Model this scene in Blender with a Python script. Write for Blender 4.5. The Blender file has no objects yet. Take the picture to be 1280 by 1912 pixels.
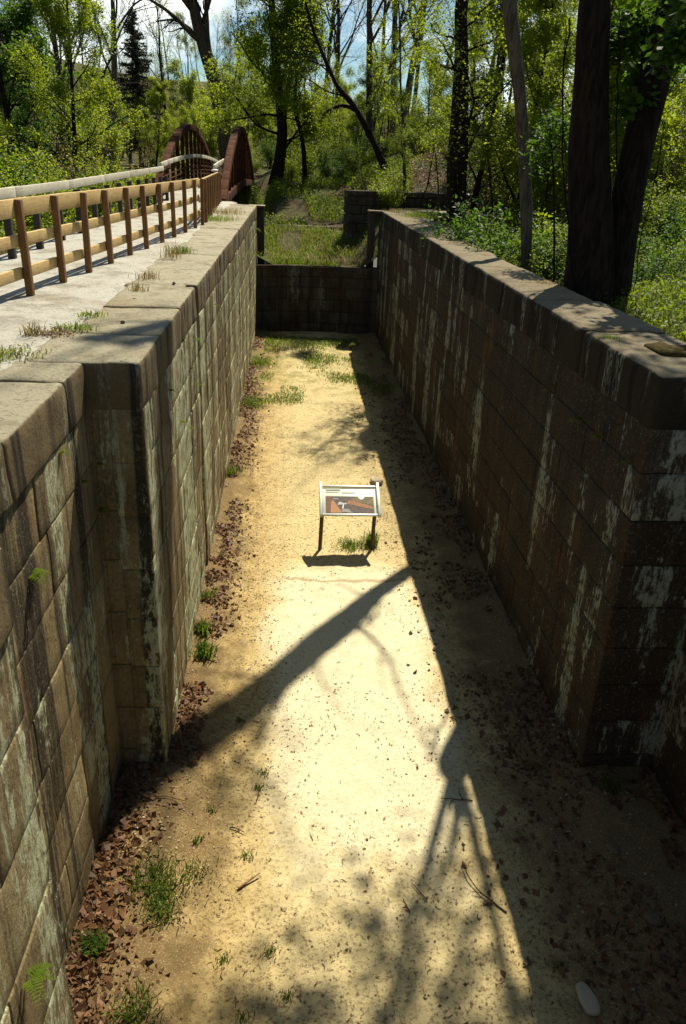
import bpy, math, random
import numpy as np
from mathutils import Matrix, Vector
R_ = math.radians
scene = bpy.context.scene
C = scene.collection

# ---------------------------------------------------------------- camera, world, sun, exposure
ROT = Matrix(((0.9974897, -0.01121921, -0.06991723), (-0.05912549, 0.41138894, -0.90954017), (0.0389675, 0.91139084, 0.40969289)))
EYE = Vector((0, 0, 6.18))
cd = bpy.data.cameras.new('camera')
cam = bpy.data.objects.new('camera', cd); C.objects.link(cam)
cam.matrix_world = Matrix.Translation(EYE) @ ROT.to_4x4()
cd.sensor_fit = 'VERTICAL'; cd.sensor_height = 36; cd.lens = 27.516
cd.clip_start = 0.05; cd.clip_end = 3000
scene.camera = cam
FPX = 1461.4


def at(px, py, y):
    """a point at real distance y (metres along the lock) seen at photo pixel px, py"""
    r = ROT @ Vector((px - 640, 956 - py, -FPX))
    return EYE + r * (y / r.y)


SUN = Vector((0.27, 0.70, 1.0)).normalized()
w = bpy.data.worlds.new('World'); scene.world = w; w.use_nodes = True
nt = w.node_tree; nt.nodes.clear()
sky = nt.nodes.new('ShaderNodeTexSky'); sky.sky_type = 'NISHITA'; sky.sun_disc = False
sky.sun_elevation = math.asin(SUN.z); sky.sun_rotation = math.atan2(SUN.x, SUN.y); sky.dust_density = 0.4; sky.ozone_density = 2.0
tc = nt.nodes.new('ShaderNodeTexCoord'); mp = nt.nodes.new('ShaderNodeMapping'); mp.inputs['Scale'].default_value = (2.2, 2.2, 5.5)
mp.inputs['Location'].default_value = (0.35, 0.2, 0.1)
cn = nt.nodes.new('ShaderNodeTexNoise'); cn.inputs['Scale'].default_value = 1.5; cn.inputs['Detail'].default_value = 8; cn.inputs['Roughness'].default_value = 0.58
cr = nt.nodes.new('ShaderNodeValToRGB'); cr.color_ramp.elements[0].position = 0.48; cr.color_ramp.elements[1].position = 0.66
mx = nt.nodes.new('ShaderNodeMix'); mx.data_type = 'RGBA'; mx.inputs[7].default_value = (19.0, 19.4, 19.2, 1)
bg = nt.nodes.new('ShaderNodeBackground'); bg.inputs['Strength'].default_value = 0.05
wo = nt.nodes.new('ShaderNodeOutputWorld')
nt.links.new(tc.outputs['Generated'], mp.inputs[0]); nt.links.new(mp.outputs[0], cn.inputs['Vector'])
nt.links.new(cn.outputs['Fac'], cr.inputs[0]); sx = nt.nodes.new('ShaderNodeSeparateXYZ'); nt.links.new(tc.outputs['Generated'], sx.inputs[0])
lo_ = nt.nodes.new('ShaderNodeMapRange'); lo_.inputs['From Min'].default_value = 0.22; lo_.inputs['From Max'].default_value = 0.5; lo_.inputs['To Min'].default_value = 1; lo_.inputs['To Max'].default_value = 0.1
mm = nt.nodes.new('ShaderNodeMath'); mm.operation = 'MULTIPLY'; nt.links.new(sx.outputs[2], lo_.inputs[0]); nt.links.new(lo_.outputs[0], mm.inputs[0]); nt.links.new(cr.outputs[0], mm.inputs[1])
nt.links.new(mm.outputs[0], mx.inputs[0])
tn = nt.nodes.new('ShaderNodeMix'); tn.data_type = 'RGBA'; tn.blend_type = 'MULTIPLY'; tn.inputs[0].default_value = 1; tn.inputs[7].default_value = (0.82, 1.0, 1.02, 1)
nt.links.new(sky.outputs[0], tn.inputs[6]); nt.links.new(tn.outputs[2], mx.inputs[6]); nt.links.new(mx.outputs[2], bg.inputs[0]); nt.links.new(bg.outputs[0], wo.inputs[0])
sl = bpy.data.lights.new('sun', 'SUN'); sl.energy = 5.0; sl.angle = R_(0.55); sl.color = (1.0, 0.92, 0.75)
so = bpy.data.objects.new('sun', sl); C.objects.link(so); so.rotation_euler = SUN.to_track_quat('Z', 'Y').to_euler()
scene.view_settings.view_transform = 'Standard'; scene.view_settings.look = 'None'
scene.view_settings.exposure = 0.8; scene.view_settings.gamma = 1
scene.cycles.max_bounces = 7; scene.cycles.diffuse_bounces = 3; scene.cycles.transmission_bounces = 4; scene.cycles.transparent_max_bounces = 8


# ---------------------------------------------------------------- helpers: noise, meshes
def _hash(ix, iy, iz, s):
    h = (ix.astype(np.int64) * 374761393 + iy.astype(np.int64) * 668265263 + iz.astype(np.int64) * 2147483647 + s * 974711) & 0x7fffffff
    h = ((h ^ (h >> 13)) * 1274126177) & 0x7fffffff
    h = (h ^ (h >> 16)) & 0xffff
    return h / 65535.0


def vnoise(P, s=0):
    i = np.floor(P).astype(np.int64); f = P - i; f = f * f * (3 - 2 * f); out = 0
    for a in (0, 1):
        for b in (0, 1):
            for c in (0, 1):
                wgt = (f[:, 0] if a else 1 - f[:, 0]) * (f[:, 1] if b else 1 - f[:, 1]) * (f[:, 2] if c else 1 - f[:, 2])
                out = out + wgt * _hash(i[:, 0] + a, i[:, 1] + b, i[:, 2] + c, s)
    return out * 2 - 1


def fbm(P, s=0, o=3):
    r = 0; a = 1.0
    for k in range(o):
        r = r + a * vnoise(P * 2 ** k, s + k * 7); a *= 0.5
    return r


class MB:
    """collects verts and faces for ONE mesh object"""
    def __init__(self):
        self.v = []; self.f = []; self.t = []; self.m = []; self.n = 0

    def add(self, V, F, tint=0.5, mi=0):
        V = np.asarray(V, float); F = np.asarray(F, np.int64)
        if len(F) == 0: return self
        self.v.append(V); self.f.append(F + self.n); self.n += len(V)
        self.t.append(np.broadcast_to(np.asarray(tint, float), (len(F),))); self.m.append(np.full(len(F), mi))
        return self

    def more(self, F, base, tint=0.5, mi=0):
        F = np.asarray(F, np.int64); self.f.append(F + base); self.t.append(np.full(len(F), tint)); self.m.append(np.full(len(F), mi)); return self

    def build(self, name, mats, parent=None, smooth=False):
        me = bpy.data.meshes.new(name)
        if not isinstance(mats, (list, tuple)): mats = [mats]
        for m in mats: me.materials.append(m)
        V = np.concatenate(self.v); me.vertices.add(len(V)); me.vertices.foreach_set('co', V.ravel())
        loops = np.concatenate([f.ravel() for f in self.f])
        sizes = np.concatenate([np.full(len(f), f.shape[1]) for f in self.f])
        me.loops.add(len(loops)); me.loops.foreach_set('vertex_index', loops.astype(np.int32))
        st = np.concatenate([[0], np.cumsum(sizes)[:-1]])
        me.polygons.add(len(sizes)); me.polygons.foreach_set('loop_start', st.astype(np.int32))
        me.polygons.foreach_set('material_index', np.concatenate(self.m).astype(np.int32))
        if smooth: me.polygons.foreach_set('use_smooth', np.ones(len(sizes), bool))
        a = me.attributes.new('tint', 'FLOAT', 'FACE'); a.data.foreach_set('value', np.concatenate(self.t).astype(np.float32))
        me.update(calc_edges=True); me.validate()
        o = bpy.data.objects.new(name, me); C.objects.link(o)
        if parent is not None: o.parent = parent
        return o


def rbox(c, d, r=0.01, cell=0.2, ns=0.0, nf=4.0, seed=0, rot=None, taper=None):
    """rounded box with worn noise: returns V, F (quads). c centre, d full dims"""
    h = np.array(d, float) / 2; r = min(r, h.min() * 0.95); kn = []
    for a in range(3):
        inner = h[a] - r; n = max(1, int(round(2 * inner / cell)))
        ed = [r * (1 - math.cos(q)) for q in (0, math.pi / 4)] if r > 0.02 else [0, ]
        lo = [-h[a] + e for e in ([0, r * 0.35] if r > 0.02 else [0])]
        kn.append(np.array(lo + list(np.linspace(-inner, inner, n + 1)) + [-q for q in lo[::-1]]))
    Vs = []; Fs = []; n0 = 0
    for a in range(3):
        b, c2 = (a + 1) % 3, (a + 2) % 3
        U, W = np.meshgrid(kn[b], kn[c2], indexing='ij'); nu, nw = U.shape
        idx = np.arange(nu * nw).reshape(nu, nw)
        q = np.stack([idx[:-1, :-1], idx[1:, :-1], idx[1:, 1:], idx[:-1, 1:]], -1).reshape(-1, 4)
        for s in (1, -1):
            P = np.zeros((nu * nw, 3)); P[:, a] = s * h[a]; P[:, b] = U.ravel(); P[:, c2] = W.ravel()
            Vs.append(P); Fs.append((q if s > 0 else q[:, ::-1]) + n0); n0 += nu * nw
    V = np.concatenate(Vs); F = np.concatenate(Fs)
    _, first, inv = np.unique(np.round(V, 5), axis=0, return_index=True, return_inverse=True)
    V = V[first]; F = inv.reshape(-1)[F]
    q = np.clip(V, -(h - r), h - r); dlt = V - q; ln = np.linalg.norm(dlt, axis=1, keepdims=True)
    V = q + dlt / np.maximum(ln, 1e-9) * np.minimum(ln, r)
    if taper is not None:
        k = 1 + (taper - 1) * (V[:, 2] + h[2]) / (2 * h[2]); V[:, 0] *= k; V[:, 1] *= k
    if rot is not None: V = V @ np.array(rot).T
    V = V + np.array(c, float)
    if ns > 0:
        nrm = dlt / np.maximum(ln, 1e-9)
        if rot is not None: nrm = nrm @ np.array(rot).T
        V = V + nrm * (ns * fbm(V * nf, seed, 3))[:, None]
    return V, F


def bar(p0, p1, wd, hg, r=0.006, ns=0.0, cell=0.3, seed=0, up=(0, 0, 1), nf=5):
    """rounded beam from p0 to p1, hg along up"""
    p0 = Vector(p0); p1 = Vector(p1); z = (p1 - p0); L = z.length; z.normalize()
    u = Vector(up); x = u.cross(z)
    if x.length < 1e-4: x = Vector((1, 0, 0)).cross(z)
    x.normalize(); y = z.cross(x)
    rot = Matrix((x, y, z)).transposed()
    return rbox((p0 + p1) / 2, (wd, hg, L), r, cell, ns, nf, seed, rot)


def tube(P, rad, sides=6, cap=True):
    P = np.asarray(P, float); n = len(P); rad = np.broadcast_to(np.asarray(rad, float), (n,))
    T = np.gradient(P, axis=0); T /= np.maximum(np.linalg.norm(T, axis=1, keepdims=True), 1e-9)
    ref = np.array([0.0, 0, 1]) if abs(T[0, 2]) < 0.9 else np.array([1.0, 0, 0])
    A = np.cross(T, ref); A /= np.maximum(np.linalg.norm(A, axis=1, keepdims=True), 1e-9); B = np.cross(T, A)
    th = np.arange(sides) * 2 * math.pi / sides
    V = P[:, None] + rad[:, None, None] * (np.cos(th)[None, :, None] * A[:, None] + np.sin(th)[None, :, None] * B[:, None])
    i = np.arange(n - 1)[:, None] * sides; j = np.arange(sides)[None]; j2 = (j + 1) % sides
    F = np.stack([i + j, i + j2, i + sides + j2, i + sides + j], -1).reshape(-1, 4)
    return V.reshape(-1, 3), F


def quads(Cn, U, W):
    """many quads: centres, half axes"""
    V = np.stack([Cn - U, Cn - W * 0.9 + U * 0.1, Cn + U, Cn + W * 0.9 + U * 0.1], 1).reshape(-1, 3)
    return V, np.arange(len(V)).reshape(-1, 4)


def leaf_quads(P, size, rg, flat=0.35, droop=0.0, aspect=0.55):
    n = len(P); N = rg.normal(size=(n, 3)); N[:, 2] = np.abs(N[:, 2]) + flat * 2
    N /= np.linalg.norm(N, axis=1, keepdims=True)
    U = rg.normal(size=(n, 3)); U[:, 2] -= droop; U -= N * (U * N).sum(1, keepdims=True); U /= np.linalg.norm(U, axis=1, keepdims=True)
    W = np.cross(N, U); s = size * rg.uniform(0.6, 1.25, (n, 1))
    return quads(P, U * s * 0.5, W * s * 0.5 * aspect)


def blades(P, hgt, rg, wd=0.008, lean=0.5):
    n = len(P); az = rg.uniform(0, 6.283, n); h = hgt * rg.uniform(0.5, 1.25, n)
    D = np.stack([np.cos(az), np.sin(az), 0 * az], 1); S = np.stack([-np.sin(az), np.cos(az), 0 * az], 1)
    ln = (lean * rg.uniform(0.1, 1.2, n) * h)[:, None]; Z = np.array([[0, 0, 1.0]]); h = h[:, None]
    a = P - S * wd; b = P + S * wd; m = P + D * ln * 0.35 + Z * h * 0.6; t = P + D * ln + Z * h * (1 - 0.2 * lean)
    V = np.stack([a, b, m + S * wd * 0.8, m - S * wd * 0.8, t], 1).reshape(-1, 3); k = np.arange(n)[:, None] * 5
    return V, np.concatenate([k + 0, k + 1, k + 2, k + 3], 1), np.concatenate([k + 3, k + 2, k + 4], 1)


def tag(o, label=None, cat=None, group=None, kind=None):
    if label: o['label'] = label
    if cat: o['category'] = cat
    if group: o['group'] = group
    if kind: o['kind'] = kind
    return o


def empty(name, loc=(0, 0, 0), rz=0.0):
    o = bpy.data.objects.new(name, None); C.objects.link(o); o.location = loc; o.rotation_euler.z = rz; o.empty_display_size = 0.2
    return o


def copy_tree(o, parent=None, kids=None):
    c = o.copy(); C.objects.link(c)
    if parent is not None: c.parent = parent
    for ch in [k for k in bpy.data.objects if k.parent == o]: copy_tree(ch, c)
    return c


# ---------------------------------------------------------------- materials
class NT:
    def __init__(self, name):
        self.mat = bpy.data.materials.new(name); self.mat.use_nodes = True
        self.t = self.mat.node_tree; self.b = self.t.nodes['Principled BSDF']; self.out = self.t.nodes['Material Output']
        self.co = self.n('ShaderNodeTexCoord').outputs['Object']

    def n(self, k, **kw):
        o = self.t.nodes.new(k)
        for a, b in kw.items(): setattr(o, a, b)
        return o

    def put(self, s, v):
        if isinstance(v, bpy.types.NodeSocket): self.t.links.new(v, s)
        else:
            if isinstance(v, tuple) and len(v) == 3 and s.type == 'RGBA': v = v + (1,)
            s.default_value = v

    def map(self, sc, co=None, loc=(0, 0, 0)):
        m = self.n('ShaderNodeMapping'); self.put(m.inputs[0], co or self.co); m.inputs['Scale'].default_value = sc; m.inputs['Location'].default_value = loc
        return m.outputs[0]

    def noise(self, sc, det=4, ro=0.55, co=None, dist=0.0):
        m = self.n('ShaderNodeTexNoise'); self.put(m.inputs['Vector'], co or self.co)
        m.inputs['Scale'].default_value = sc; m.inputs['Detail'].default_value = det; m.inputs['Roughness'].default_value = ro; m.inputs['Distortion'].default_value = dist
        return m.outputs['Fac']

    def step(self, v, a, b):
        m = self.n('ShaderNodeMapRange', interpolation_type='SMOOTHSTEP'); self.put(m.inputs['Value'], v)
        m.inputs['From Min'].default_value = a; m.inputs['From Max'].default_value = b
        return m.outputs[0]

    def math(self, op, a, b=0.0, c=0.0):
        m = self.n('ShaderNodeMath', operation=op); self.put(m.inputs[0], a); self.put(m.inputs[1], b); self.put(m.inputs[2], c)
        return m.outputs[0]

    def mul(self, a, b): return self.math('MULTIPLY', a, b)

    def mix(self, f, a, b, bt='MIX'):
        m = self.n('ShaderNodeMix', data_type='RGBA', blend_type=bt); self.put(m.inputs[0], f); self.put(m.inputs[6], a); self.put(m.inputs[7], b)
        return m.outputs[2]

    def attr(self, nm): return self.n('ShaderNodeAttribute', attribute_name=nm).outputs['Fac']

    def xyz(self, co=None):
        s = self.n('ShaderNodeSeparateXYZ'); self.put(s.inputs[0], co or self.co); return s.outputs

    def bump(self, h, st=0.4, d=0.02):
        m = self.n('ShaderNodeBump'); m.inputs['Strength'].default_value = st; m.inputs['Distance'].default_value = d
        self.put(m.inputs['Height'], h); self.put(self.b.inputs['Normal'], m.outputs[0])

    def fin(self, col, ro=0.85, metal=0.0, spec=0.3):
        self.put(self.b.inputs['Base Color'], col); self.put(self.b.inputs['Roughness'], ro)
        self.b.inputs['Metallic'].default_value = metal; self.b.inputs['Specular IOR Level'].default_value = spec
        return self.mat


def stone_mat(name, ca, cb, cc, lime, lime_col, dark=0.6, rust=0.25, lf=1.9, streaky=1.0, tl=0.05):
    """weathered sandstone: block tint, grain, vertical dark water streaks, lime wash in streaks"""
    N = NT(name); t = N.attr('tint'); x, y, z = N.xyz()[:3]
    u = N.math('ADD', x, y); cb_ = N.n('ShaderNodeCombineXYZ'); N.put(cb_.inputs[0], u); N.put(cb_.inputs[2], z); uc = cb_.outputs[0]
    big = N.noise(1.3, 4, 0.6); gr = N.noise(30, 6, 0.78); mid = N.noise(8, 6, 0.7)
    col = N.mix(t, ca, cb); col = N.mix(N.step(big, 0.42, 0.68), col, cc)
    col = N.mix(N.mul(N.step(N.noise(2.0, 4, 0.6, N.map((1, 1, 0.35), uc, (9, 0, 0))), 0.52, 0.72), rust), col, (0.20, 0.085, 0.03))
    st = N.noise(1.0, 5, 0.62, N.map((4.2, 1, 0.16), uc)); dk = N.step(st, 0.47, 0.60)
    col = N.mix(N.mul(dk, dark), col, (0.028, 0.022, 0.016))
    fs = N.noise(1.0, 4, 0.6, N.map((17, 1, 0.10), uc)); col = N.mix(N.mul(N.step(fs, 0.52, 0.66), 0.5 * streaky), col, (0.035, 0.027, 0.017))
    ls = N.noise(1.0, 6, 0.62, N.map((lf, 1.0, lf * 0.13), uc, (3.3, 0.7, 1.1)))
    lm = N.step(N.math('ADD', ls, N.mul(N.math('SUBTRACT', t, 0.5), tl)), 0.55 - lime, 0.68 - lime)
    grn = N.math('ADD', N.mul(N.noise(1.0, 6, 0.72, N.map((26, 26, 9))), 0.8), N.mul(N.noise(5, 4), 0.4))
    fm = N.step(N.math('ADD', N.mul(lm, 0.19), grn), 0.71, 0.84)
    col = N.mix(N.mul(fm, 0.85), col, lime_col)
    col = N.mix(N.mul(N.mul(lm, N.step(N.noise(1.0, 3, 0.5, N.map((22, 1, 0.12), uc, (7, 0, 3))), 0.56, 0.66)), 0.6 * streaky), col, lime_col)
    col = N.mix(N.mul(N.step(gr, 0.53, 0.66), 0.65), col, (0.03, 0.024, 0.016)); col = N.mix(N.mul(N.step(gr, 0.46, 0.36), 0.28), col, lime_col)
    col = N.mix(N.mul(N.step(mid, 0.56, 0.75), 0.35), col, (0.05, 0.045, 0.03))
    N.bump(N.math('ADD', gr, N.math('ADD', N.mul(mid, 0.8), N.mul(grn, 0.8))), 0.8, 0.02)
    return N.fin(col, 0.92, 0, 0.1)


M = {}
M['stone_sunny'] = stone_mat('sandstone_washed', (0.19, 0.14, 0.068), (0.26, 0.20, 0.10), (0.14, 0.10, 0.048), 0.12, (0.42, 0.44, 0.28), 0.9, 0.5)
M['stone_shady'] = stone_mat('sandstone_brown_shaded', (0.042, 0.030, 0.017), (0.056, 0.042, 0.026), (0.036, 0.023, 0.012), 0.06, (0.31, 0.33, 0.25), 0.7, 0.4, 1.9, 0.45, 0.12)  # same sandstone with the right wall's shade put into the base colours
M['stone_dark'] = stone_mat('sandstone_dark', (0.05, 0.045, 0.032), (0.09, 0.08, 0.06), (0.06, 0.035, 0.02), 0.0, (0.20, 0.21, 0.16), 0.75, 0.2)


def coping_mat(name, a, b, dk, side=None, sd=(0.03, 0.025, 0.018)):
    N = NT(name); t = N.attr('tint'); g = N.noise(70, 4, 0.7); m = N.noise(3.0, 6, 0.65); l = N.noise(0.9, 4, 0.6)
    col = N.mix(t, a, b); col = N.mix(N.step(m, 0.5, 0.72), col, dk)
    col = N.mix(N.mul(N.step(l, 0.5, 0.7), 0.5), col, (0.21, 0.155, 0.075))
    col = N.mix(N.mul(N.step(N.noise(1.7, 6, 0.7, N.map((1, 1, 1), None, (4, 2, 0))), 0.52, 0.66), 0.45), col, (0.13, 0.11, 0.08))
    col = N.mix(N.mul(N.step(N.noise(14, 5, 0.7), 0.56, 0.70), 0.6), col, (0.07, 0.06, 0.045))
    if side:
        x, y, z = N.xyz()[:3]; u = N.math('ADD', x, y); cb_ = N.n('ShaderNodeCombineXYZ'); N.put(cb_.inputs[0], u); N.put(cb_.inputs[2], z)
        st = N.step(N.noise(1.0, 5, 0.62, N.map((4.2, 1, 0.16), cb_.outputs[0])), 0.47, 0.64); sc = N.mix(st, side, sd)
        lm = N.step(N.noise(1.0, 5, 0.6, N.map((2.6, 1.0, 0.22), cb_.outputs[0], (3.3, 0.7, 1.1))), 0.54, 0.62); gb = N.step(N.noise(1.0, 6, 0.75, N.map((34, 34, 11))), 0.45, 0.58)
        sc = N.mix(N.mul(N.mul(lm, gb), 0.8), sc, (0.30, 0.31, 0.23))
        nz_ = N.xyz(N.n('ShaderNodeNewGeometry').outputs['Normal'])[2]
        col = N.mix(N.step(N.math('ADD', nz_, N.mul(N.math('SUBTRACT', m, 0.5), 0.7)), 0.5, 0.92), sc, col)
    g3 = N.noise(26, 7, 0.8); col = N.mix(N.mul(N.step(g3, 0.52, 0.64), 0.6), col, (0.055, 0.045, 0.03))
    N.bump(N.math('ADD', N.mul(g3, 1.3), N.noise(10, 5, 0.7)), 0.8, 0.02)
    return N.fin(col, 0.92, 0, 0.1)


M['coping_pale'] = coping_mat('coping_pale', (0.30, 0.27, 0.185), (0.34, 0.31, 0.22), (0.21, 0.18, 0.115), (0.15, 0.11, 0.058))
M['coping_brown_shaded'] = coping_mat('coping_brown_shaded', (0.185, 0.155, 0.10), (0.22, 0.185, 0.12), (0.12, 0.095, 0.055), (0.032, 0.025, 0.015), (0.011, 0.009, 0.006))  # side tones darkened further to carry the right wall's shade
M['concrete'] = coping_mat('path_concrete', (0.40, 0.385, 0.33), (0.43, 0.415, 0.36), (0.30, 0.285, 0.235))
N = NT('mortar'); M['mortar'] = N.fin(N.mix(N.noise(8, 4), (0.30, 0.22, 0.12), (0.17, 0.125, 0.07)), 0.95); N = NT('mortar_dark'); M['mortar_dark'] = N.fin(N.mix(N.step(N.noise(3, 4), 0.4, 0.6), (0.10, 0.072, 0.038), (0.02, 0.015, 0.01)), 0.95)

# lock floor: trampled fines down the middle, brown litter towards the walls with painted wall shade on the right, green near the sill
N = NT('trodden_dirt'); x, y, z = N.xyz()[:3]
wob = N.noise(0.9, 4, 0.6); fine = N.noise(24, 7, 0.82); gr2 = N.noise(70, 4, 0.75); mid = N.noise(6, 5, 0.65); streak = N.noise(1.0, 5, 0.6, N.map((5.5, 0.55, 1)))
off = N.math('ABSOLUTE', N.math('SUBTRACT', x, N.math('ADD', 0.92, N.mul(N.math('SUBTRACT', wob, 0.5), 0.7))))
path = N.math('SUBTRACT', 1.0, N.step(off, 0.55, 1.7))
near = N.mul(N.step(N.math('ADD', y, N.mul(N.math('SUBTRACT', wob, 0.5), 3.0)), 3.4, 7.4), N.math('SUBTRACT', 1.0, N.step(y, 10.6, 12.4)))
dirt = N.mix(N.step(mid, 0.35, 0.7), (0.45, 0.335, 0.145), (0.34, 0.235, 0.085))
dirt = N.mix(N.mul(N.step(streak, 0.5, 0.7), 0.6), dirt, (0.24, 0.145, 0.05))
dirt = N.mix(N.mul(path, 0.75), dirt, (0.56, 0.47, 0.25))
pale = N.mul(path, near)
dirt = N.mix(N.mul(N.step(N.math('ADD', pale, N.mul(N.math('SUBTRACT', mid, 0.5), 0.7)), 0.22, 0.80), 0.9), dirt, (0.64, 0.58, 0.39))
arc = N.math('ABSOLUTE', N.math('SUBTRACT', N.math('ADD', y, N.mul(N.math('SUBTRACT', N.noise(3.0, 4), 0.5), 0.22)), N.math('ADD', 11.0, N.mul(N.math('POWER', N.math('SUBTRACT', x, 0.9), 2.0), 0.10))))
dirt = N.mix(N.mul(N.mul(N.step(arc, 0.06, 0.015), path), 0.6), dirt, (0.22, 0.15, 0.06))
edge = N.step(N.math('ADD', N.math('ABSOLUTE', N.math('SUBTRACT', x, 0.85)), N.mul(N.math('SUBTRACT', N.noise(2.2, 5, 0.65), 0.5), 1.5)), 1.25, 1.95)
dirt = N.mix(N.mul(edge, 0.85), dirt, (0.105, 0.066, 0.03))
dirt = N.mix(N.mul(N.step(fine, 0.50, 0.60), N.math('SUBTRACT', 0.9, N.mul(pale, 0.65))), dirt, (0.15, 0.095, 0.04))
dirt = N.mix(N.mul(N.step(gr2, 0.54, 0.66), 0.5), dirt, (0.60, 0.49, 0.27))
dirt = N.mix(N.mul(N.mul(N.step(y, 19.5, 24), N.step(N.noise(1.6, 5, 0.65), 0.44, 0.6)), 0.55), dirt, (0.14, 0.15, 0.03))
N.bump(N.math('ADD', N.mul(fine, 1.5), N.math('ADD', N.mul(gr2, 0.35), N.mul(mid, 1.2))), 0.55, 0.02)
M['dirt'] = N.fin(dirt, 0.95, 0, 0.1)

N = NT('bank_earth'); a = N.noise(0.55, 5, 0.65); b = N.noise(6, 5, 0.7); c = N.noise(30, 4, 0.7)
col = N.mix(N.step(b, 0.35, 0.65), (0.085, 0.06, 0.028), (0.045, 0.035, 0.016)); col = N.mix(N.mul(N.step(a, 0.42, 0.6), 0.8), col, (0.05, 0.068, 0.016))
col = N.mix(N.mul(N.step(c, 0.55, 0.7), 0.6), col, (0.16, 0.11, 0.055)); N.bump(N.math('ADD', b, c), 0.7, 0.05); M['earth'] = N.fin(col, 0.95, 0, 0.1)


def wood_mat(name, a, b, dk):
    N = NT(name); t = N.attr('tint'); g = N.noise(1.0, 6, 0.7, N.map((45, 4.5, 45))); g2 = N.noise(1.0, 5, 0.6, N.map((16, 16, 2.2))); k = N.noise(3.5, 4, 0.6)
    col = N.mix(t, a, b); col = N.mix(N.mul(N.step(g, 0.45, 0.7), 0.5), col, dk); col = N.mix(N.mul(N.step(g2, 0.5, 0.7), 0.35), col, dk); col = N.mix(N.mul(N.step(k, 0.55, 0.75), 0.35), col, dk)
    N.bump(N.math('ADD', g, g2), 0.3, 0.006); return N.fin(col, 0.7, 0, 0.3)


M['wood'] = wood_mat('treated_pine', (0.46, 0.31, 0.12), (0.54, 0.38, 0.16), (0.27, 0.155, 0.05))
M['wood_post_shaded'] = wood_mat('treated_pine_shaded', (0.145, 0.070, 0.02), (0.19, 0.095, 0.03), (0.08, 0.036, 0.011))  # same pine as the rails, shade on the near faces put into colour
M['wood_grey'] = wood_mat('weathered_wood', (0.46, 0.43, 0.34), (0.52, 0.49, 0.40), (0.30, 0.26, 0.18))
M['wood_black'] = wood_mat('old_dark_timber', (0.035, 0.028, 0.02), (0.05, 0.04, 0.03), (0.015, 0.012, 0.01))


def metal_mat(name, a, b, ro, me=0.0, sc=7):
    N = NT(name); c = N.mix(N.step(N.noise(sc, 5, 0.7), 0.38, 0.66), a, b); N.bump(N.noise(60, 4), 0.2, 0.004); return N.fin(c, ro, me, 0.08 if ro > 0.8 else 0.4)


M['rust'] = metal_mat('weathering_steel', (0.082, 0.027, 0.009), (0.035, 0.013, 0.006), 0.9, 0.0, 3)
M['alu'] = metal_mat('sign_frame_grey', (0.50, 0.52, 0.47), (0.43, 0.45, 0.40), 0.45, 0.3)
M['bronze'] = metal_mat('sign_leg_brown', (0.085, 0.062, 0.035), (0.06, 0.045, 0.026), 0.5, 0.3)
M['white'] = metal_mat('white_paint', (0.74, 0.74, 0.70), (0.66, 0.66, 0.62), 0.6)


def flat(name, a, b, sc=12, ro=0.4):
    N = NT(name); return N.fin(N.mix(N.step(N.noise(sc, 5, 0.65), 0.38, 0.64), a, b), ro, 0, 0.3)


def bark_mat(name, a, b, moss=0.0):
    N = NT(name); g = N.noise(1.0, 5, 0.7, N.map((14, 14, 2.2)), 0.6); m = N.noise(3, 4)
    col = N.mix(N.step(g, 0.40, 0.62), a, b)
    if moss: col = N.mix(N.mul(N.step(m, 0.48, 0.65), moss), col, (0.05, 0.065, 0.018))
    N.bump(g, 0.9, 0.05); return N.fin(col, 0.95, 0, 0.1)


M['bark_dark'] = bark_mat('bark_dark', (0.010, 0.007, 0.005), (0.025, 0.017, 0.011))
M['bark_brown'] = bark_mat('bark_brown', (0.035, 0.026, 0.018), (0.085, 0.063, 0.043), 0.2)
M['bark_grey'] = bark_mat('bark_grey', (0.05, 0.042, 0.032), (0.12, 0.10, 0.075), 0.2)
M['bark_tan'] = bark_mat('bark_tan', (0.09, 0.07, 0.04), (0.19, 0.15, 0.10))
M['twig'] = bark_mat('dry_twig', (0.06, 0.035, 0.018), (0.15, 0.095, 0.05))
M['twig_pale'] = bark_mat('peeled_stick', (0.30, 0.18, 0.09), (0.42, 0.29, 0.17))


def leaf_mat(name, a, b, tr, trans=0.5, hue2=None):
    N = NT(name); ri = N.n('ShaderNodeNewGeometry').outputs['Random Per Island']; cl = N.noise(0.9, 3, 0.6)
    col = N.mix(ri, a, b); col = N.mix(N.mul(N.step(cl, 0.45, 0.65), 0.55), col, hue2 or b)
    d = N.b; N.put(d.inputs['Base Color'], col); d.inputs['Roughness'].default_value = 0.55; d.inputs['Specular IOR Level'].default_value = 0.25
    tl = N.n('ShaderNodeBsdfTranslucent'); N.put(tl.inputs['Color'], N.mix(0.6, col, tr)); ms = N.n('ShaderNodeMixShader'); ms.inputs[0].default_value = trans
    N.t.links.new(d.outputs[0], ms.inputs[1]); N.t.links.new(tl.outputs[0], ms.inputs[2]); N.t.links.new(ms.outputs[0], N.out.inputs['Surface'])
    return N.mat


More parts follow.
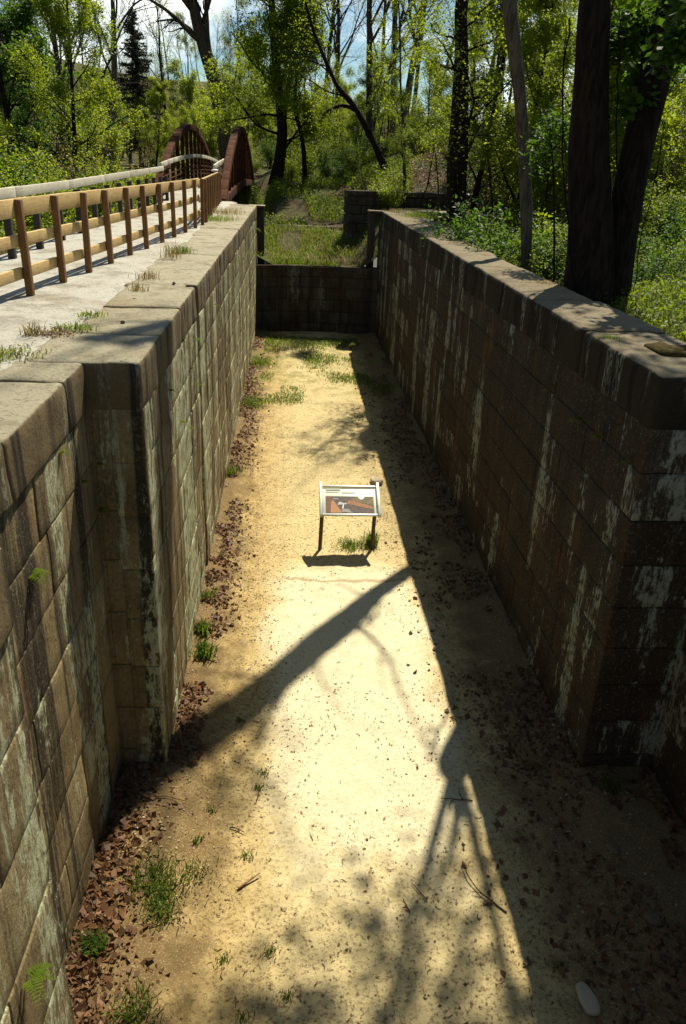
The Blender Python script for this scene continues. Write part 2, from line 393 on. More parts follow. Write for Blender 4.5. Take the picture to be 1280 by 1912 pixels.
M['leaf_bright'] = leaf_mat('spring_leaf_bright', (0.11, 0.19, 0.012), (0.19, 0.24, 0.015), (0.42, 0.50, 0.012), 0.55)
M['leaf_mid'] = leaf_mat('spring_leaf_mid', (0.062, 0.115, 0.010), (0.12, 0.165, 0.013), (0.28, 0.36, 0.010), 0.52)
M['leaf_deep'] = leaf_mat('leaf_deep', (0.026, 0.060, 0.009), (0.05, 0.095, 0.010), (0.12, 0.24, 0.010), 0.5)
M['leaf_olive'] = leaf_mat('bud_leaf_olive', (0.14, 0.13, 0.02), (0.18, 0.14, 0.03), (0.36, 0.32, 0.02), 0.5)
M['needle'] = leaf_mat('conifer_needle', (0.035, 0.042, 0.024), (0.06, 0.06, 0.034), (0.05, 0.07, 0.03), 0.2)
M['grass'] = leaf_mat('grass_blade', (0.045, 0.10, 0.012), (0.11, 0.155, 0.018), (0.22, 0.30, 0.014), 0.52)
M['grass_dry'] = leaf_mat('dry_stalk', (0.22, 0.16, 0.06), (0.30, 0.22, 0.09), (0.3, 0.22, 0.08), 0.3)
M['leaf_red'] = leaf_mat('red_weed', (0.09, 0.03, 0.02), (0.12, 0.06, 0.02), (0.2, 0.08, 0.03), 0.35)
M['fern'] = leaf_mat('fern_frond', (0.10, 0.17, 0.012), (0.14, 0.19, 0.016), (0.26, 0.32, 0.015), 0.5)
M['leaf_dead'] = leaf_mat('dead_leaf', (0.19, 0.09, 0.038), (0.075, 0.042, 0.02), (0.24, 0.11, 0.04), 0.2, (0.15, 0.088, 0.042))
M['chips'] = leaf_mat('wood_chip', (0.40, 0.30, 0.16), (0.15, 0.095, 0.05), (0.3, 0.2, 0.1), 0.1, (0.22, 0.14, 0.07))
N = NT('pale_stone'); M['rock'] = N.fin(N.mix(N.noise(9, 5, 0.7), (0.50, 0.42, 0.28), (0.28, 0.22, 0.14)), 0.9, 0, 0.2)
N = NT('dull_shaded_stone'); M['rock_dull_shaded'] = N.fin(N.mix(N.noise(14, 5, 0.7), (0.17, 0.13, 0.08), (0.08, 0.06, 0.036)), 0.95, 0, 0.1)  # dull tone; on the floor stones it paints in their shade
N = NT('moss'); M['moss'] = N.fin(N.mix(N.step(N.noise(25, 5, 0.7), 0.4, 0.6), (0.030, 0.026, 0.009), (0.075, 0.055, 0.018)), 1.0, 0, 0.05)


def sstep(v, a, b):
    q = np.clip((np.asarray(v, float) - a) / (b - a), 0, 1); return q * q * (3 - 2 * q)


# ---------------------------------------------------------------- terrain
LX0, LX1, YE = -1.29, 3.27, 30.4          # lock faces and the upstream sill
def ground_z(x, y):
    x = np.asarray(x, float); y = np.asarray(y, float)
    left = 4.36 - 0.9 * sstep(-x, 5.2, 9.5) * sstep(y, -5, 15) + 0.10 * np.maximum(-x - 14, 0)
    left = left * 1.0
    creek = sstep(y, 32.5, 36) * (1 - sstep(y, 55, 60)) * (1 - sstep(x, -1.6, 0.2))
    left = left - creek * 2.6
    mid = 2.46 + 0.75 * sstep(y, 33, 38.2) + 1.6 * sstep(y, 38.8, 50) + 1.0 * sstep(y, 50, 70)
    near_r = 4.30 + 0.14 * np.maximum(x - 5.0, 0) - 0.22 * (1 - sstep(x, 4.2, 5.2))
    low_r = 3.35 + 0.30 * np.maximum(x - 8.0, 0)
    right = near_r + (low_r - near_r) * sstep(y, 12.5, 17.5)
    hillr = 4.38 + (0.9 + 0.30 * np.clip(x - 3, 0, 14)) * sstep(y, 37.2, 45)
    right = right + (hillr - right) * sstep(y + 0.6 * (x - 6), 28.2, 30.6)
    ml = sstep(x, -2.6, -0.9); mr = sstep(x, 2.6, 4.4)
    far = sstep(y, 52, 66)
    z = left * (1 - ml) + mid * ml; z = z * (1 - mr) + right * mr
    zf = 5.0 + 0.0 * x
    hill = 15 * sstep(y, 80, 190) * (1 - 0.72 * sstep(x, -14, 30)) + 5 * sstep(-x, 30, 90) * sstep(y, 30, 80)
    zf2 = np.maximum(z, zf * far + z * (1 - far)) * 1.0
    z = z * (1 - far) + zf2 * far + hill
    z = z + 0.10 * vnoise(np.stack([x * 0.7, y * 0.7, 0 * x], -1).reshape(-1, 3), 3).reshape(x.shape) * sstep(np.abs(x - 1), 4.2, 6) + 1.6 * vnoise(np.stack([x * .03, y * .03, 0 * x], -1).reshape(-1, 3), 5).reshape(x.shape) * sstep(y, 70, 120)
    return z


def gz(x, y): return float(ground_z(np.array([x]), np.array([y]))[0])


xs = np.unique(np.concatenate([np.array([-900, -500, -300, -200, -140, -100, -75]), np.arange(-60, -16, 3.0), np.arange(-16, -2.2, 0.6), [-2.2], np.linspace(-2.2, 4.2, 9)[1:-1], [4.2], np.arange(4.8, 20, 0.6), np.arange(20, 62, 3.0), np.array([75, 100, 140, 200, 300, 500, 900])]))
ys = np.unique(np.concatenate([np.array([-600, -200, -80, -40, -20]), np.arange(-10, YE - 0.3, 0.7), [YE + 0.35], np.arange(31.4, 60, 0.7), np.arange(60, 200, 3.5), np.array([210, 230, 270, 340, 450, 700, 1200])]))
X, Y = np.meshgrid(xs, ys, indexing='ij'); Zt = ground_z(X, Y)
V = np.stack([X.ravel(), Y.ravel(), Zt.ravel()], 1); idx = np.arange(len(V)).reshape(X.shape)
q = np.stack([idx[:-1, :-1], idx[1:, :-1], idx[1:, 1:], idx[:-1, 1:]], -1)
xm = (X[:-1, :-1] + X[1:, 1:]) / 2; ym = (Y[:-1, :-1] + Y[1:, 1:]) / 2
keep = ~((xm > -2.2) & (xm < 4.2) & (ym < YE + 0.35) & (ym > -10))
tag(MB().add(V, q[keep].reshape(-1, 4)).build('ground', M['earth'], smooth=True), kind='structure')

xs = np.linspace(-2.3, 4.3, 120); ys = np.linspace(-10, 31, 600)
X, Y = np.meshgrid(xs, ys, indexing='ij'); P = np.stack([X.ravel(), Y.ravel(), 0 * X.ravel()], 1)
Zf = 0.028 * fbm(P * 0.9, 11, 3) + 0.010 * fbm(P * 6, 12, 3) + 0.11 * sstep(np.abs(P[:, 0] - 1.0), 1.5, 2.35)
P[:, 2] = Zf; idx = np.arange(len(P)).reshape(X.shape)
q = np.stack([idx[:-1, :-1], idx[1:, :-1], idx[1:, 1:], idx[:-1, 1:]], -1).reshape(-1, 4)
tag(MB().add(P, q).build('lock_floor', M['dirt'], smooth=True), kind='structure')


def floor_z(x, y):
    P = np.array([[x, y, 0.0]])
    return float((0.028 * fbm(P * 0.9, 11, 3) + 0.010 * fbm(P * 6, 12, 3) + 0.11 * sstep(abs(x - 1.0), 1.5, 2.35))[0])


# ---------------------------------------------------------------- lock walls (dressed stone courses + coping)
rnd = random.Random(5)
TOP = 4.53; COP = 0.42


def courses(zs, rg): return list(zip(zs[:-1], zs[1:]))


def lay(mb, p0, p1, nrm, zs, rg, lo=0.8, hi=1.7, depth=0.30, cell=0.10, joint=0.0055, ns=0.007, rough=0.006, curve=None):
    """courses of blocks along p0->p1 whose faces look along nrm"""
    p0 = np.array(p0, float); p1 = np.array(p1, float); L = np.linalg.norm(p1 - p0); t = (p1 - p0) / L; nrm = np.array(nrm, float)
    for k in range(len(zs) - 1):
        u = 0.0; first = True
        while u < L - 1e-6:
            ln = rg.uniform(lo, hi) * (0.55 if first and k % 2 else 1)
            if L - (u + ln) < lo * 0.6: ln = L - u
            first = False; a, b = u + (joint if u > 0 else 0), u + ln - (joint if u + ln < L else 0); za, zb = zs[k] + joint * 0.7, zs[k + 1] - joint * 0.7
            off = rg.uniform(-rough, rough); ctr = p0 + t * (a + b) / 2 + nrm * (off - depth / 2)
            Vb, Fb = rbox((0, 0, 0), (b - a, depth, zb - za), 0.009 + 0.006 * rg.random(), cell, 0)
            ang = math.atan2(t[1], t[0]); ca, sa = math.cos(ang), math.sin(ang)
            Vw = np.stack([Vb[:, 0] * ca - Vb[:, 1] * sa, Vb[:, 0] * sa + Vb[:, 1] * ca, Vb[:, 2]], 1) + np.array([ctr[0], ctr[1], (za + zb) / 2])
            d = ns * fbm(Vw * 3.2, 21, 3) + 0.6 * ns * vnoise(Vw * 14, 22)
            Vw[:, :2] += nrm[None] * d[:, None]
            if curve is not None: Vw[:, 1] += curve(Vw[:, 0])
            mb.add(Vw, Fb, rg.random())
            u += ln


def coping_run(mb, boxes, rg, r=0.055):
    for (x0, x1, y0, y1, z0, z1) in boxes:
        V, F = rbox(((x0 + x1) / 2, (y0 + y1) / 2, (z0 + z1) / 2), (x1 - x0, y1 - y0, z1 - z0), r, 0.09, 0.014, 3.4, 17)
        V[:, 2] += rg.uniform(-0.010, 0.010); V[:, 0] += rg.uniform(-0.008, 0.008)
        mb.add(V, F, rg.random())


def splits(a, b, lo, hi, rg):
    o = [a]
    while b - o[-1] > hi: o.append(o[-1] + rg.uniform(lo, hi))
    o.append(b); return o


ZS = [-0.25, 0.36, 0.86, 1.38, 1.95, 2.50, 3.06, 3.60, 4.11]
lw = empty('lock_wall', (0, 0, 0)); tag(lw, 'sunlit stone lock wall with pale lime stains, carrying the wooden railing', 'stone wall', 'long walls of the lock chamber')
rg = random.Random(11); mb = MB(); G0, G1, GD = 11.05, 11.32, 0.13
lay(mb, (LX0 - 0.03, 3.3), (LX0 - 0.03, -6), (1, 0), [-0.25, 0.5, 1.05, 1.75, 2.4, 3.0, 3.55, 4.11], rg, 0.8, 1.4)
lay(mb, (-1.77, 6.78), (-1.77, 3.0), (1, 0), ZS, rg, 0.9, 1.5)
lay(mb, (-1.82, 6.76), (LX0 + 0.002, 6.76), (0, -1), [-0.25, 0.30, 0.86, 1.40, 2.02, 2.60, 3.12, 4.11], rg, 2, 3, rough=0.0)
lay(mb, (LX0, 6.75), (LX0, G0), (1, 0), ZS, rg, 0.7, 1.6)
lay(mb, (LX0 - GD, G0 - 0.05), (LX0 - GD, G1 + 0.05), (1, 0), ZS, rg, 1, 2)
lay(mb, (LX0, G1), (LX0, 31.4), (1, 0), ZS, rg, 0.8, 1.7)
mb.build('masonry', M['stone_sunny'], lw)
mb = MB()
V, F = rbox((LX0 - 0.016 - 0.45, 8.9, 1.9), (0.9, 3.9, 4.3), 0.01, 5); mb.add(V, F); V, F = rbox((LX0 - 0.016 - 0.45, 21.4, 1.9), (0.9, 19.9, 4.3), 0.01, 5); mb.add(V, F)
V, F = rbox((-1.786 - 0.45, 5.0, 1.9), (0.9, 3.9, 4.3), 0.01, 5); mb.add(V, F)
V, F = rbox((LX0 - 0.041 - 0.45, -1.5, 1.9), (0.9, 9.4, 4.3), 0.01, 5); mb.add(V, F); mb.build('core', M['mortar'], lw)
mb = MB()
e = splits(7.95, G0, 1.2, 1.8, rg) + splits(G1, 31.45, 1.4, 2.2, rg)
bx = [(-2.30, LX0 + 0.004, 6.735, 7.94, 4.082, TOP)]
for a, b in zip(e[:-1], e[1:]):
    if b - a < 0.5: bx.append((-2.25, LX0 - GD, a + .002, b - .002, 4.082, TOP)); continue
    bx.append((-2.25 + rg.uniform(-.08, .08), LX0 + 0.004, a + .002, b - .002, 4.082, TOP))
e = splits(3.3, 6.73, 1.1, 1.5, rg)
for a, b in zip(e[:-1], e[1:]): bx.append((-2.65, -1.745, a + .002, b - .002, 4.082, TOP))
e = splits(-6, 3.29, 1.2, 1.9, rg)
for a, b in zip(e[:-1], e[1:]): bx.append((-2.65, LX0 - 0.0, a + .002, b - .002, 4.082, TOP))
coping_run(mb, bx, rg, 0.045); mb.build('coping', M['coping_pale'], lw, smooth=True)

rw = empty('lock_wall', (0, 0, 0)); tag(rw, 'shaded brown stone lock wall with pale streaks, below the big dark trunks', 'stone wall', 'long walls of the lock chamber')
rg = random.Random(23); mb = MB(); ZR = [-0.25, 0.30, 0.76, 1.24, 1.70, 2.18, 2.66, 3.14, 3.63, 4.07]
lay(mb, (LX1, 31.0), (LX1, 6.62), (-1, 0), ZR, rg, 0.9, 1.8)
lay(mb, (LX1 - 0.002, 6.60), (4.08, 6.60), (0, -1), ZR, rg, 2, 3, rough=0.0)
lay(mb, (4.07, 6.62), (4.07, -6), (-1, 0), ZR, rg, 0.9, 1.7)
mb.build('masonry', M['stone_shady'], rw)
mb = MB(); V, F = rbox((LX1 + 0.015 + 0.45, 18.8, 1.9), (0.9, 24.2, 4.3), 0.01, 5); mb.add(V, F); V, F = rbox((4.07 + 0.015 + 0.45, 0.6, 1.9), (0.9, 12.1, 4.3), 0.01, 5); mb.add(V, F); mb.build('core', M['mortar_dark'], rw)
mb = MB(); bx = []; e = splits(6.59, 30.4, 1.3, 2.2, rg)
for a, b in zip(e[:-1], e[1:]): bx.append((LX1 - 0.004, 4.22 + rg.uniform(-.12, .16) + (0.25 if a > 20 else 0), a + .002, b - .002, 4.036, TOP + 0.03))
e = splits(-6, 6.58, 1.4, 2.0, rg)
for a, b in zip(e[:-1], e[1:]): bx.append((4.06, 5.0, a + .002, b - .002, 4.036, TOP + 0.03))
coping_run(mb, bx, rg, 0.055); mb.build('coping', M['coping_brown_shaded'], rw, smooth=True)

# upstream sill: low curved breast wall
sw = empty('sill_wall', (0, 0, 0)); tag(sw, 'dark curved stone cross wall closing the far end of the lock, grass on top', 'stone wall')
rg = random.Random(31); mb = MB()
cv = lambda x: 0.42 * (1 - ((x - 1.0) / 2.4) ** 2)
lay(mb, (-1.4, YE), (3.4, YE), (0, -1), [-0.2, 0.35, 0.8, 1.25, 1.7, 2.1, 2.50], rg, 0.55, 1.0, rough=0.02, ns=0.014, cell=0.12, curve=cv)
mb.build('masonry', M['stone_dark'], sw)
mb = MB(); V, F = rbox((1.0, YE + 0.62, 1.1), (4.8, 0.8, 2.7), 0.01, 0.3); V[:, 1] += cv(V[:, 0]) - 0.1; mb.add(V, F); mb.build('core', M['mortar_dark'], sw)

# ---------------------------------------------------------------- towpath, railings, bridge
xs = np.linspace(-4.75, -2.12, 14); ys = np.linspace(-8, 33.2, 120); X, Y = np.meshgrid(xs, ys, indexing='ij')
P = np.stack([X.ravel(), Y.ravel(), 0 * X.ravel()], 1); P[:, 2] = 4.535 + 0.006 * fbm(P * 1.5, 41, 3) - 0.05 * sstep(P[:, 0], -2.3, -2.12)
idx = np.arange(len(P)).reshape(X.shape); q = np.stack([idx[:-1, :-1], idx[1:, :-1], idx[1:, 1:], idx[:-1, 1:]], -1).reshape(-1, 4)
tag(MB().add(P, q).build('towpath', M['concrete'], smooth=True), kind='structure')

POSTS = [(-3.30, 7.55), (-3.22, 8.75), (-3.14, 9.93), (-3.05, 11.07), (-2.95, 12.1), (-2.86, 13.2), (-2.78, 14.4), (-2.68, 15.5), (-2.58, 16.75), (-2.50, 17.9), (-2.41, 19.1), (-2.33, 20.4), (-2.27, 21.5)]
rg = random.Random(3)
fn = empty('wooden_railing', (-2.7, 15, 4.53)); tag(fn, 'new yellow pine railing of square posts and three rails beside the towpath', 'railing')


def part_at(mb, name, m, par):
    o = mb.build(name, m, par); o.location = -par.location; return o


for (x, y) in POSTS:
    V, F = rbox((x, y, 4.53 + 0.54 - 0.05), (0.082, 0.10, 1.2), 0.008, 0.3, 0.003, 6, 1); V[:, 0] += (V[:, 2] - 4.5) * rg.uniform(-.02, .02); V[:, 1] += (V[:, 2] - 4.5) * rg.uniform(-.02, .02)
    part_at(MB().add(V, F, rg.random()), 'post', M['wood_post_shaded'], fn)
pl = [(-3.45, 5.3)] + POSTS
for (zc, hh) in ((5.53, 0.20), (5.16, 0.135), (4.80, 0.135)):
    for i in range(0, len(pl) - 1, 3):
        a = pl[i]; b = pl[min(i + 3, len(pl) - 1)]
        g = rg.uniform(-.01, .01); V, F = bar((a[0] - 0.074, a[1] + .004, zc + g), (b[0] - 0.074, b[1] - .004, zc + g), 0.042, hh, 0.006, 0.003, 0.35, i)
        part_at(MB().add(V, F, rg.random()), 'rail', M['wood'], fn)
f2 = empty('wooden_railing', (-2.4, 27, 4.53)); tag(f2, 'short pine railing with close posts leading up to the rusty bridge', 'railing')
px = np.linspace(-2.27, -2.72, 9); py = np.linspace(22.4, 32.4, 9)
for x, y in zip(px, py):
    V, F = rbox((x, y, 4.53 + 0.5), (0.09, 0.10, 1.12), 0.008, 0.3, 0.003, 6, 1); part_at(MB().add(V, F, rg.random()), 'post', M['wood_post_shaded'], f2)
for (zc, hh) in ((5.49, 0.20), (5.12, 0.135), (4.78, 0.135)):
    V, F = bar((px[0] - 0.078, py[0] - 0.8, zc), (px[-1] - 0.078, py[-1] + .05, zc), 0.042, hh, 0.006, 0.003, 0.4, 5); part_at(MB().add(V, F, rg.random()), 'rail', M['wood'], f2)

f3 = empty('guard_rail', (-4.35, 18, 4.4)); tag(f3, 'weathered grey plank guard rail on low posts along the outer towpath edge', 'railing')
for y in np.arange(1.0, 33, 1.55):
    x = -4.36 - 0.012 * max(0, y - 14); V, F = rbox((x - 0.09, y, 4.85), (0.11, 0.12, 1.1), 0.008, 0.4); part_at(MB().add(V, F, rg.random()), 'post', M['wood_black'], f3)
yy = np.arange(0, 34, 3.4)
for a, b in zip(yy[:-1], yy[1:]):
    xa, xb = [-4.36 - 0.012 * max(0, q - 14) for q in (a, b)]; za, zb = [5.52 + 0.010 * max(0, q - 16) for q in (a, b)]
    V, F = bar((xa, a + .01, za), (xb, b - .01, zb), 0.05, 0.155, 0.006, 0.004, 0.4, 8); part_at(MB().add(V, F, rg.random()), 'rail', M['wood_grey'], f3)

br = empty('arch_bridge', (-4, 46, 4.6)); tag(br, 'rusty steel bowstring footbridge with two arches at the end of the towpath', 'bridge')
BY0, BY1 = 33.4, 59.0; BZ = 4.45; BH = 2.65
def camber(y): return 0.35 * (1 - ((y - 46.2) / 12.8) ** 2)
def archz(y): return BZ + camber(y) + BH * (1 - ((y - 46.2) / 12.8) ** 2)
for bxx, side in ((-2.72, 1), (-5.35, -1)):
    ab = MB(); s = np.linspace(BY0, BY1, 33)
    for a, b in zip(s[:-1], s[1:]):
        V, F = bar((bxx, a - .004, archz(a)), (bxx, b + .004, archz(b)), 0.30, 0.26, 0.001, 0, 2); ab.add(V, F)
    part_at(ab, 'arch', M['rust'], br)
    for y in np.linspace(BY0, BY1, 15)[1:-1]:
        if archz(y) - BZ - camber(y) < 0.5: continue
        V, F = rbox((bxx, y, (archz(y) + BZ + camber(y)) / 2), (0.16, 0.15, archz(y) - BZ - camber(y)), 0.006, 3); part_at(MB().add(V, F), 'vertical', M['rust'], br)
    cb = MB()
    for a, b in zip(s[:-1:2], s[2::2]):
        V, F = bar((bxx, a - .004, BZ + camber(a)), (bxx, b + .004, BZ + camber(b)), 0.28, 0.34, 0.008, 0, 2); cb.add(V, F)
    part_at(cb, 'bottom_chord', M['rust'], br)
    for h in (0.30, 0.50, 0.70, 0.90, 1.10):
        rb = MB()
        for a, b in zip(s[:-1:2], s[2::2]):
            V, F = bar((bxx + side * -0.24, a - .003, BZ + camber(a) + h + .1), (bxx + side * -0.24, b + .003, BZ + camber(b) + h + .1), 0.05, 0.05, 0.004, 0, 2); rb.add(V, F)
        part_at(rb, 'handrail', M['rust'], br)
    rb = MB()
    for a, b in zip(s[:-1:2], s[2::2]):
        V, F = bar((bxx + side * -0.30, a - .003, BZ + camber(a) + 1.28), (bxx + side * -0.30, b + .003, BZ + camber(b) + 1.28), 0.06, 0.17, 0.004, 0.003, 1); rb.add(V, F)
    part_at(rb, 'rub_rail', M['wood_grey'], br)
db = MB()
for a, b in zip(s[:-1:2], s[2::2]):
    V, F = bar((-4.03, a, BZ + camber(a) + 0.02), (-4.03, b, BZ + camber(b) + 0.02), 2.3, 0.12, 0.004, 0, 2); db.add(V, F)
part_at(db, 'deck', M['concrete'], br)
for yy_ in (BY0 - 0.2, BY1 + 0.3):
    pass
ab = empty('bridge_abutment', (-4, 33, 2)); tag(ab, 'dark stone abutment under the near end of the rusty bridge', 'abutment')
mb = MB(); lay(mb, (-1.55, 32.35), (-1.55, 33.9), (1, 0), [1.2, 1.9, 2.6, 3.2, 3.8, 4.2], random.Random(4), 0.7, 1.2); lay(mb, (-1.5, 33.9), (-7.5, 33.9), (0, 1), [1.2, 1.9, 2.6, 3.2, 3.8, 4.2], random.Random(4), 0.7, 1.2)
part_at(mb, 'masonry', M['stone_dark'], ab); V, F = rbox((-4.4, 32.9, 2.6), (5.6, 1.8, 3.1), 0.01, 5); part_at(MB().add(V, F), 'core', M['stone_dark'], ab)
ab = empty('bridge_abutment', (-4, 59, 2)); tag(ab, 'far stone abutment of the rusty bridge, half hidden by brush', 'abutment')
mb = MB(); lay(mb, (-7.5, 58.6), (-1.0, 58.6), (0, -1), [1.2, 1.9, 2.6, 3.2, 3.8, 4.3], random.Random(6), 0.7, 1.3); part_at(mb, 'masonry', M['stone_dark'], ab)
gp = empty('rail_end_post', (-2.86, 33.15, 4.5)); tag(gp, 'white capped post where the pine railing meets the rusty arch', 'post')
V, F = rbox((-2.86, 33.15, 5.05), (0.16, 0.16, 1.15), 0.01, 1); part_at(MB().add(V, F), 'post', M['wood_black'], gp)
V, F = rbox((-2.93, 32.75, 5.64), (0.16, 1.1, 0.06), 0.01, 1); part_at(MB().add(V, F), 'cap_rail', M['white'], gp)

# steel-and-timber gate posts at the upstream corners
for (x, y, sd, lb) in ((-1.16, 31.75, 1, 'dark square gate post with pale cap at the end of the sunlit wall'), (3.02, 31.25, -1, 'dark square gate post with pale cap at the end of the shaded wall')):
    g = empty('gate_post', (x, y, 2.5)); tag(g, lb, 'post', 'old gate posts at the head of the lock')
    V, F = rbox((x, y, 3.4), (0.26, 0.30, 2.1), 0.012, 0.3, 0.006, 5); part_at(MB().add(V, F), 'post', M['wood_black'], g)
    V, F = rbox((x - sd * 0.14, y - 0.1, 4.49), (0.62, 0.55, 0.06), 0.012, 0.3, 0.004, 5); part_at(MB().add(V, F), 'cap', M['coping_pale'], g)

# other old masonry beyond the chamber
def wall_thing(name, label, p0, p1, n, z0, z1, m, copm, th=0.6, seed=1, lo=0.5, hi=1.1, cat='stone wall', ch=0.22, rough=0.03):
    o = empty(name, ((p0[0] + p1[0]) / 2, (p0[1] + p1[1]) / 2, z0)); tag(o, label, cat)
    k = max(2, int(round((z1 - ch - z0) / 0.36))); zs = list(np.linspace(z0, z1 - ch, k + 1)); rg = random.Random(seed)
    mb = MB(); lay(mb, p0, p1, n, zs, rg, lo, hi, depth=th, rough=rough, ns=0.02, joint=0.012, cell=0.14); part_at(mb, 'masonry', m, o)
    mb = MB(); lay(mb, (p0[0] + n[0] * .03, p0[1] + n[1] * .03), (p1[0] + n[0] * .03, p1[1] + n[1] * .03), n, [z1 - ch, z1], rg, lo * 1.6, hi * 1.6, depth=th + .05, rough=0.01, ns=0.015, joint=0.012, cell=0.14); part_at(mb, 'coping', copm, o)
    return o


wall_thing('side_wall', 'low wall with sunlit pale top running behind the trunk beyond the shaded wall', (4.4, 29.4), (12.5, 25.2), (-0.46, -0.89), 3.0, 4.66, M['stone_dark'], M['coping_pale'], 0.75, 7)
wall_thing('head_wall', 'mossy old stone wall with a squared end above the far grass', (2.45, 36.0), (9.0, 37.6), (0.24, -0.97), 2.6, 5.02, M['stone_dark'], M['stone_dark'], 0.7, 8, 0.4, 0.8)
wall_thing('rubble_wall', 'low tumbled stone bank crossing behind the grass beyond the lock', (-1.3, 38.4), (2.6, 38.4), (0, -1), 2.4, 3.35, M['stone_dark'], M['stone_dark'], 0.6, 9, 0.35, 0.75, rough=0.06)

# ---------------------------------------------------------------- information panel
sg = empty('information_panel', (1.06, 12.15, 0)); tag(sg, 'low slanted information panel on two brown legs on the lock floor', 'sign')
B = Vector((0, 12.0, 0.71)); T = Vector((0, 12.57, 1.015)); up = (T - B).normalized(); nr = Vector((0, -up.z, up.y)); XL, XR = 0.555, 1.545
def sp(u, v, h=0.0):            # u metres across from the panel's left edge, v 0..1 up the slope, h off the face
    p = B + (T - B) * v + nr * h; return Vector((XL + u, p.y, p.z))
for xx, tl in ((XL + 0.03, -0.03), (XR - 0.055, -0.03)):
    V, F = bar((xx + tl, 12.13, -0.1), (xx, 12.22, 0.80), 0.055, 0.075, 0.006, 0, 1); part_at(MB().add(V, F), 'leg', M['bronze'], sg)
for u0 in (0.0, XR - XL):
    V, F = bar(sp(u0, -0.03, 0.005), sp(u0, 1.09, 0.005), 0.05, 0.07, 0.006, 0, 1, up=nr); part_at(MB().add(V, F), 'side_bar', M['alu'], sg)
for v in (0.02, 0.98):
    V, F = bar(sp(0.027, v), sp(XR - XL - 0.027, v), 0.035, 0.03, 0.004, 0, 1, up=nr); part_at(MB().add(V, F), 'frame_bar', M['alu'], sg)
W_ = XR - XL
def poly(pts, h, m, name, par):
    me = bpy.data.meshes.new(name); vs = [sp(W_ * (0.06 + 0.88 * a), 0.06 + 0.88 * b, h) for a, b in pts]
    me.from_pydata([tuple(v) for v in vs], [], [list(range(len(vs)))]); me.materials.append(m); o = bpy.data.objects.new(name, me); C.objects.link(o); o.parent = par; o.location = -sg.location
    return o
V, F = bar(sp(0.03, 0.5, -0.012), sp(W_ - 0.03, 0.5, -0.012), 0.56, 0.016, 0.003, 0, 1, up=nr); pn = part_at(MB().add(V, F), 'panel', flat('panel_cream', (0.66, 0.70, 0.56), (0.60, 0.65, 0.52), 6), sg)
def pic(pts, h, m, name='printed_picture'):
    o = poly(pts, h, m, name, pn); o.location = (0, 0, 0); return o
pic([(0.03, 0.03), (0.975, 0.03), (0.975, 0.66), (0.03, 0.66)], 0.002, flat('print_dark', (0.035, 0.03, 0.025), (0.10, 0.045, 0.02), 22))
pic([(0.03, 0.03), (0.22, 0.03), (0.20, 0.35), (0.17, 0.55), (0.14, 0.66), (0.03, 0.66)], 0.003, flat('print_rust', (0.17, 0.06, 0.025), (0.07, 0.035, 0.02), 18))
pic([(0.12, 0.03), (0.35, 0.03), (0.17, 0.52), (0.13, 0.40)], 0.004, flat('print_tan', (0.45, 0.20, 0.06), (0.38, 0.17, 0.06), 9))
pic([(0.45, 0.36), (0.47, 0.50), (0.60, 0.47), (0.95, 0.28), (0.97, 0.18), (0.80, 0.22), (0.62, 0.30)], 0.004, flat('print_orange', (0.36, 0.13, 0.025), (0.22, 0.085, 0.02), 20))
pic([(0.50, 0.52), (0.62, 0.64), (0.97, 0.62), (0.97, 0.34), (0.74, 0.43)], 0.003, flat('print_ochre', (0.20, 0.12, 0.025), (0.06, 0.05, 0.02), 20))
pic([(0.35, 0.05), (0.55, 0.03), (0.48, 0.17), (0.33, 0.19)], 0.004, flat('print_grey', (0.30, 0.29, 0.27), (0.16, 0.15, 0.14), 25))
pic([(0.26, 0.33), (0.44, 0.35), (0.44, 0.40), (0.37, 0.40), (0.31, 0.45), (0.27, 0.40)], 0.005, flat('print_pale', (0.50, 0.52, 0.50), (0.36, 0.38, 0.38), 25))
pic([(0.345, 0.19), (0.37, 0.19), (0.385, 0.35), (0.365, 0.35)], 0.006, M['white'])
pic([(0.16, 0.54), (0.28, 0.53), (0.28, 0.57), (0.18, 0.58)], 0.005, flat('print_slate', (0.30, 0.33, 0.34), (0.2, 0.22, 0.23), 25))
pic([(0.73 + 0.065 * math.cos(a), 0.66 + 0.125 * math.sin(a)) for a in np.linspace(0, 6.283, 25)[:-1]], 0.007, flat('print_white', (0.72, 0.78, 0.80), (0.66, 0.72, 0.76), 14), 'emblem_disc')
gm = flat('print_sage', (0.46, 0.52, 0.40), (0.52, 0.58, 0.46), 40)
for (a, b, v, hh) in ((0.04, 0.33, 0.93, 0.028), (0.04, 0.30, 0.84, 0.012), (0.36, 0.64, 0.84, 0.012), (0.36, 0.62, 0.81, 0.012)):
    pic([(a, v - hh), (b, v - hh), (b, v + hh), (a, v + hh)], 0.003, gm, 'print_line')


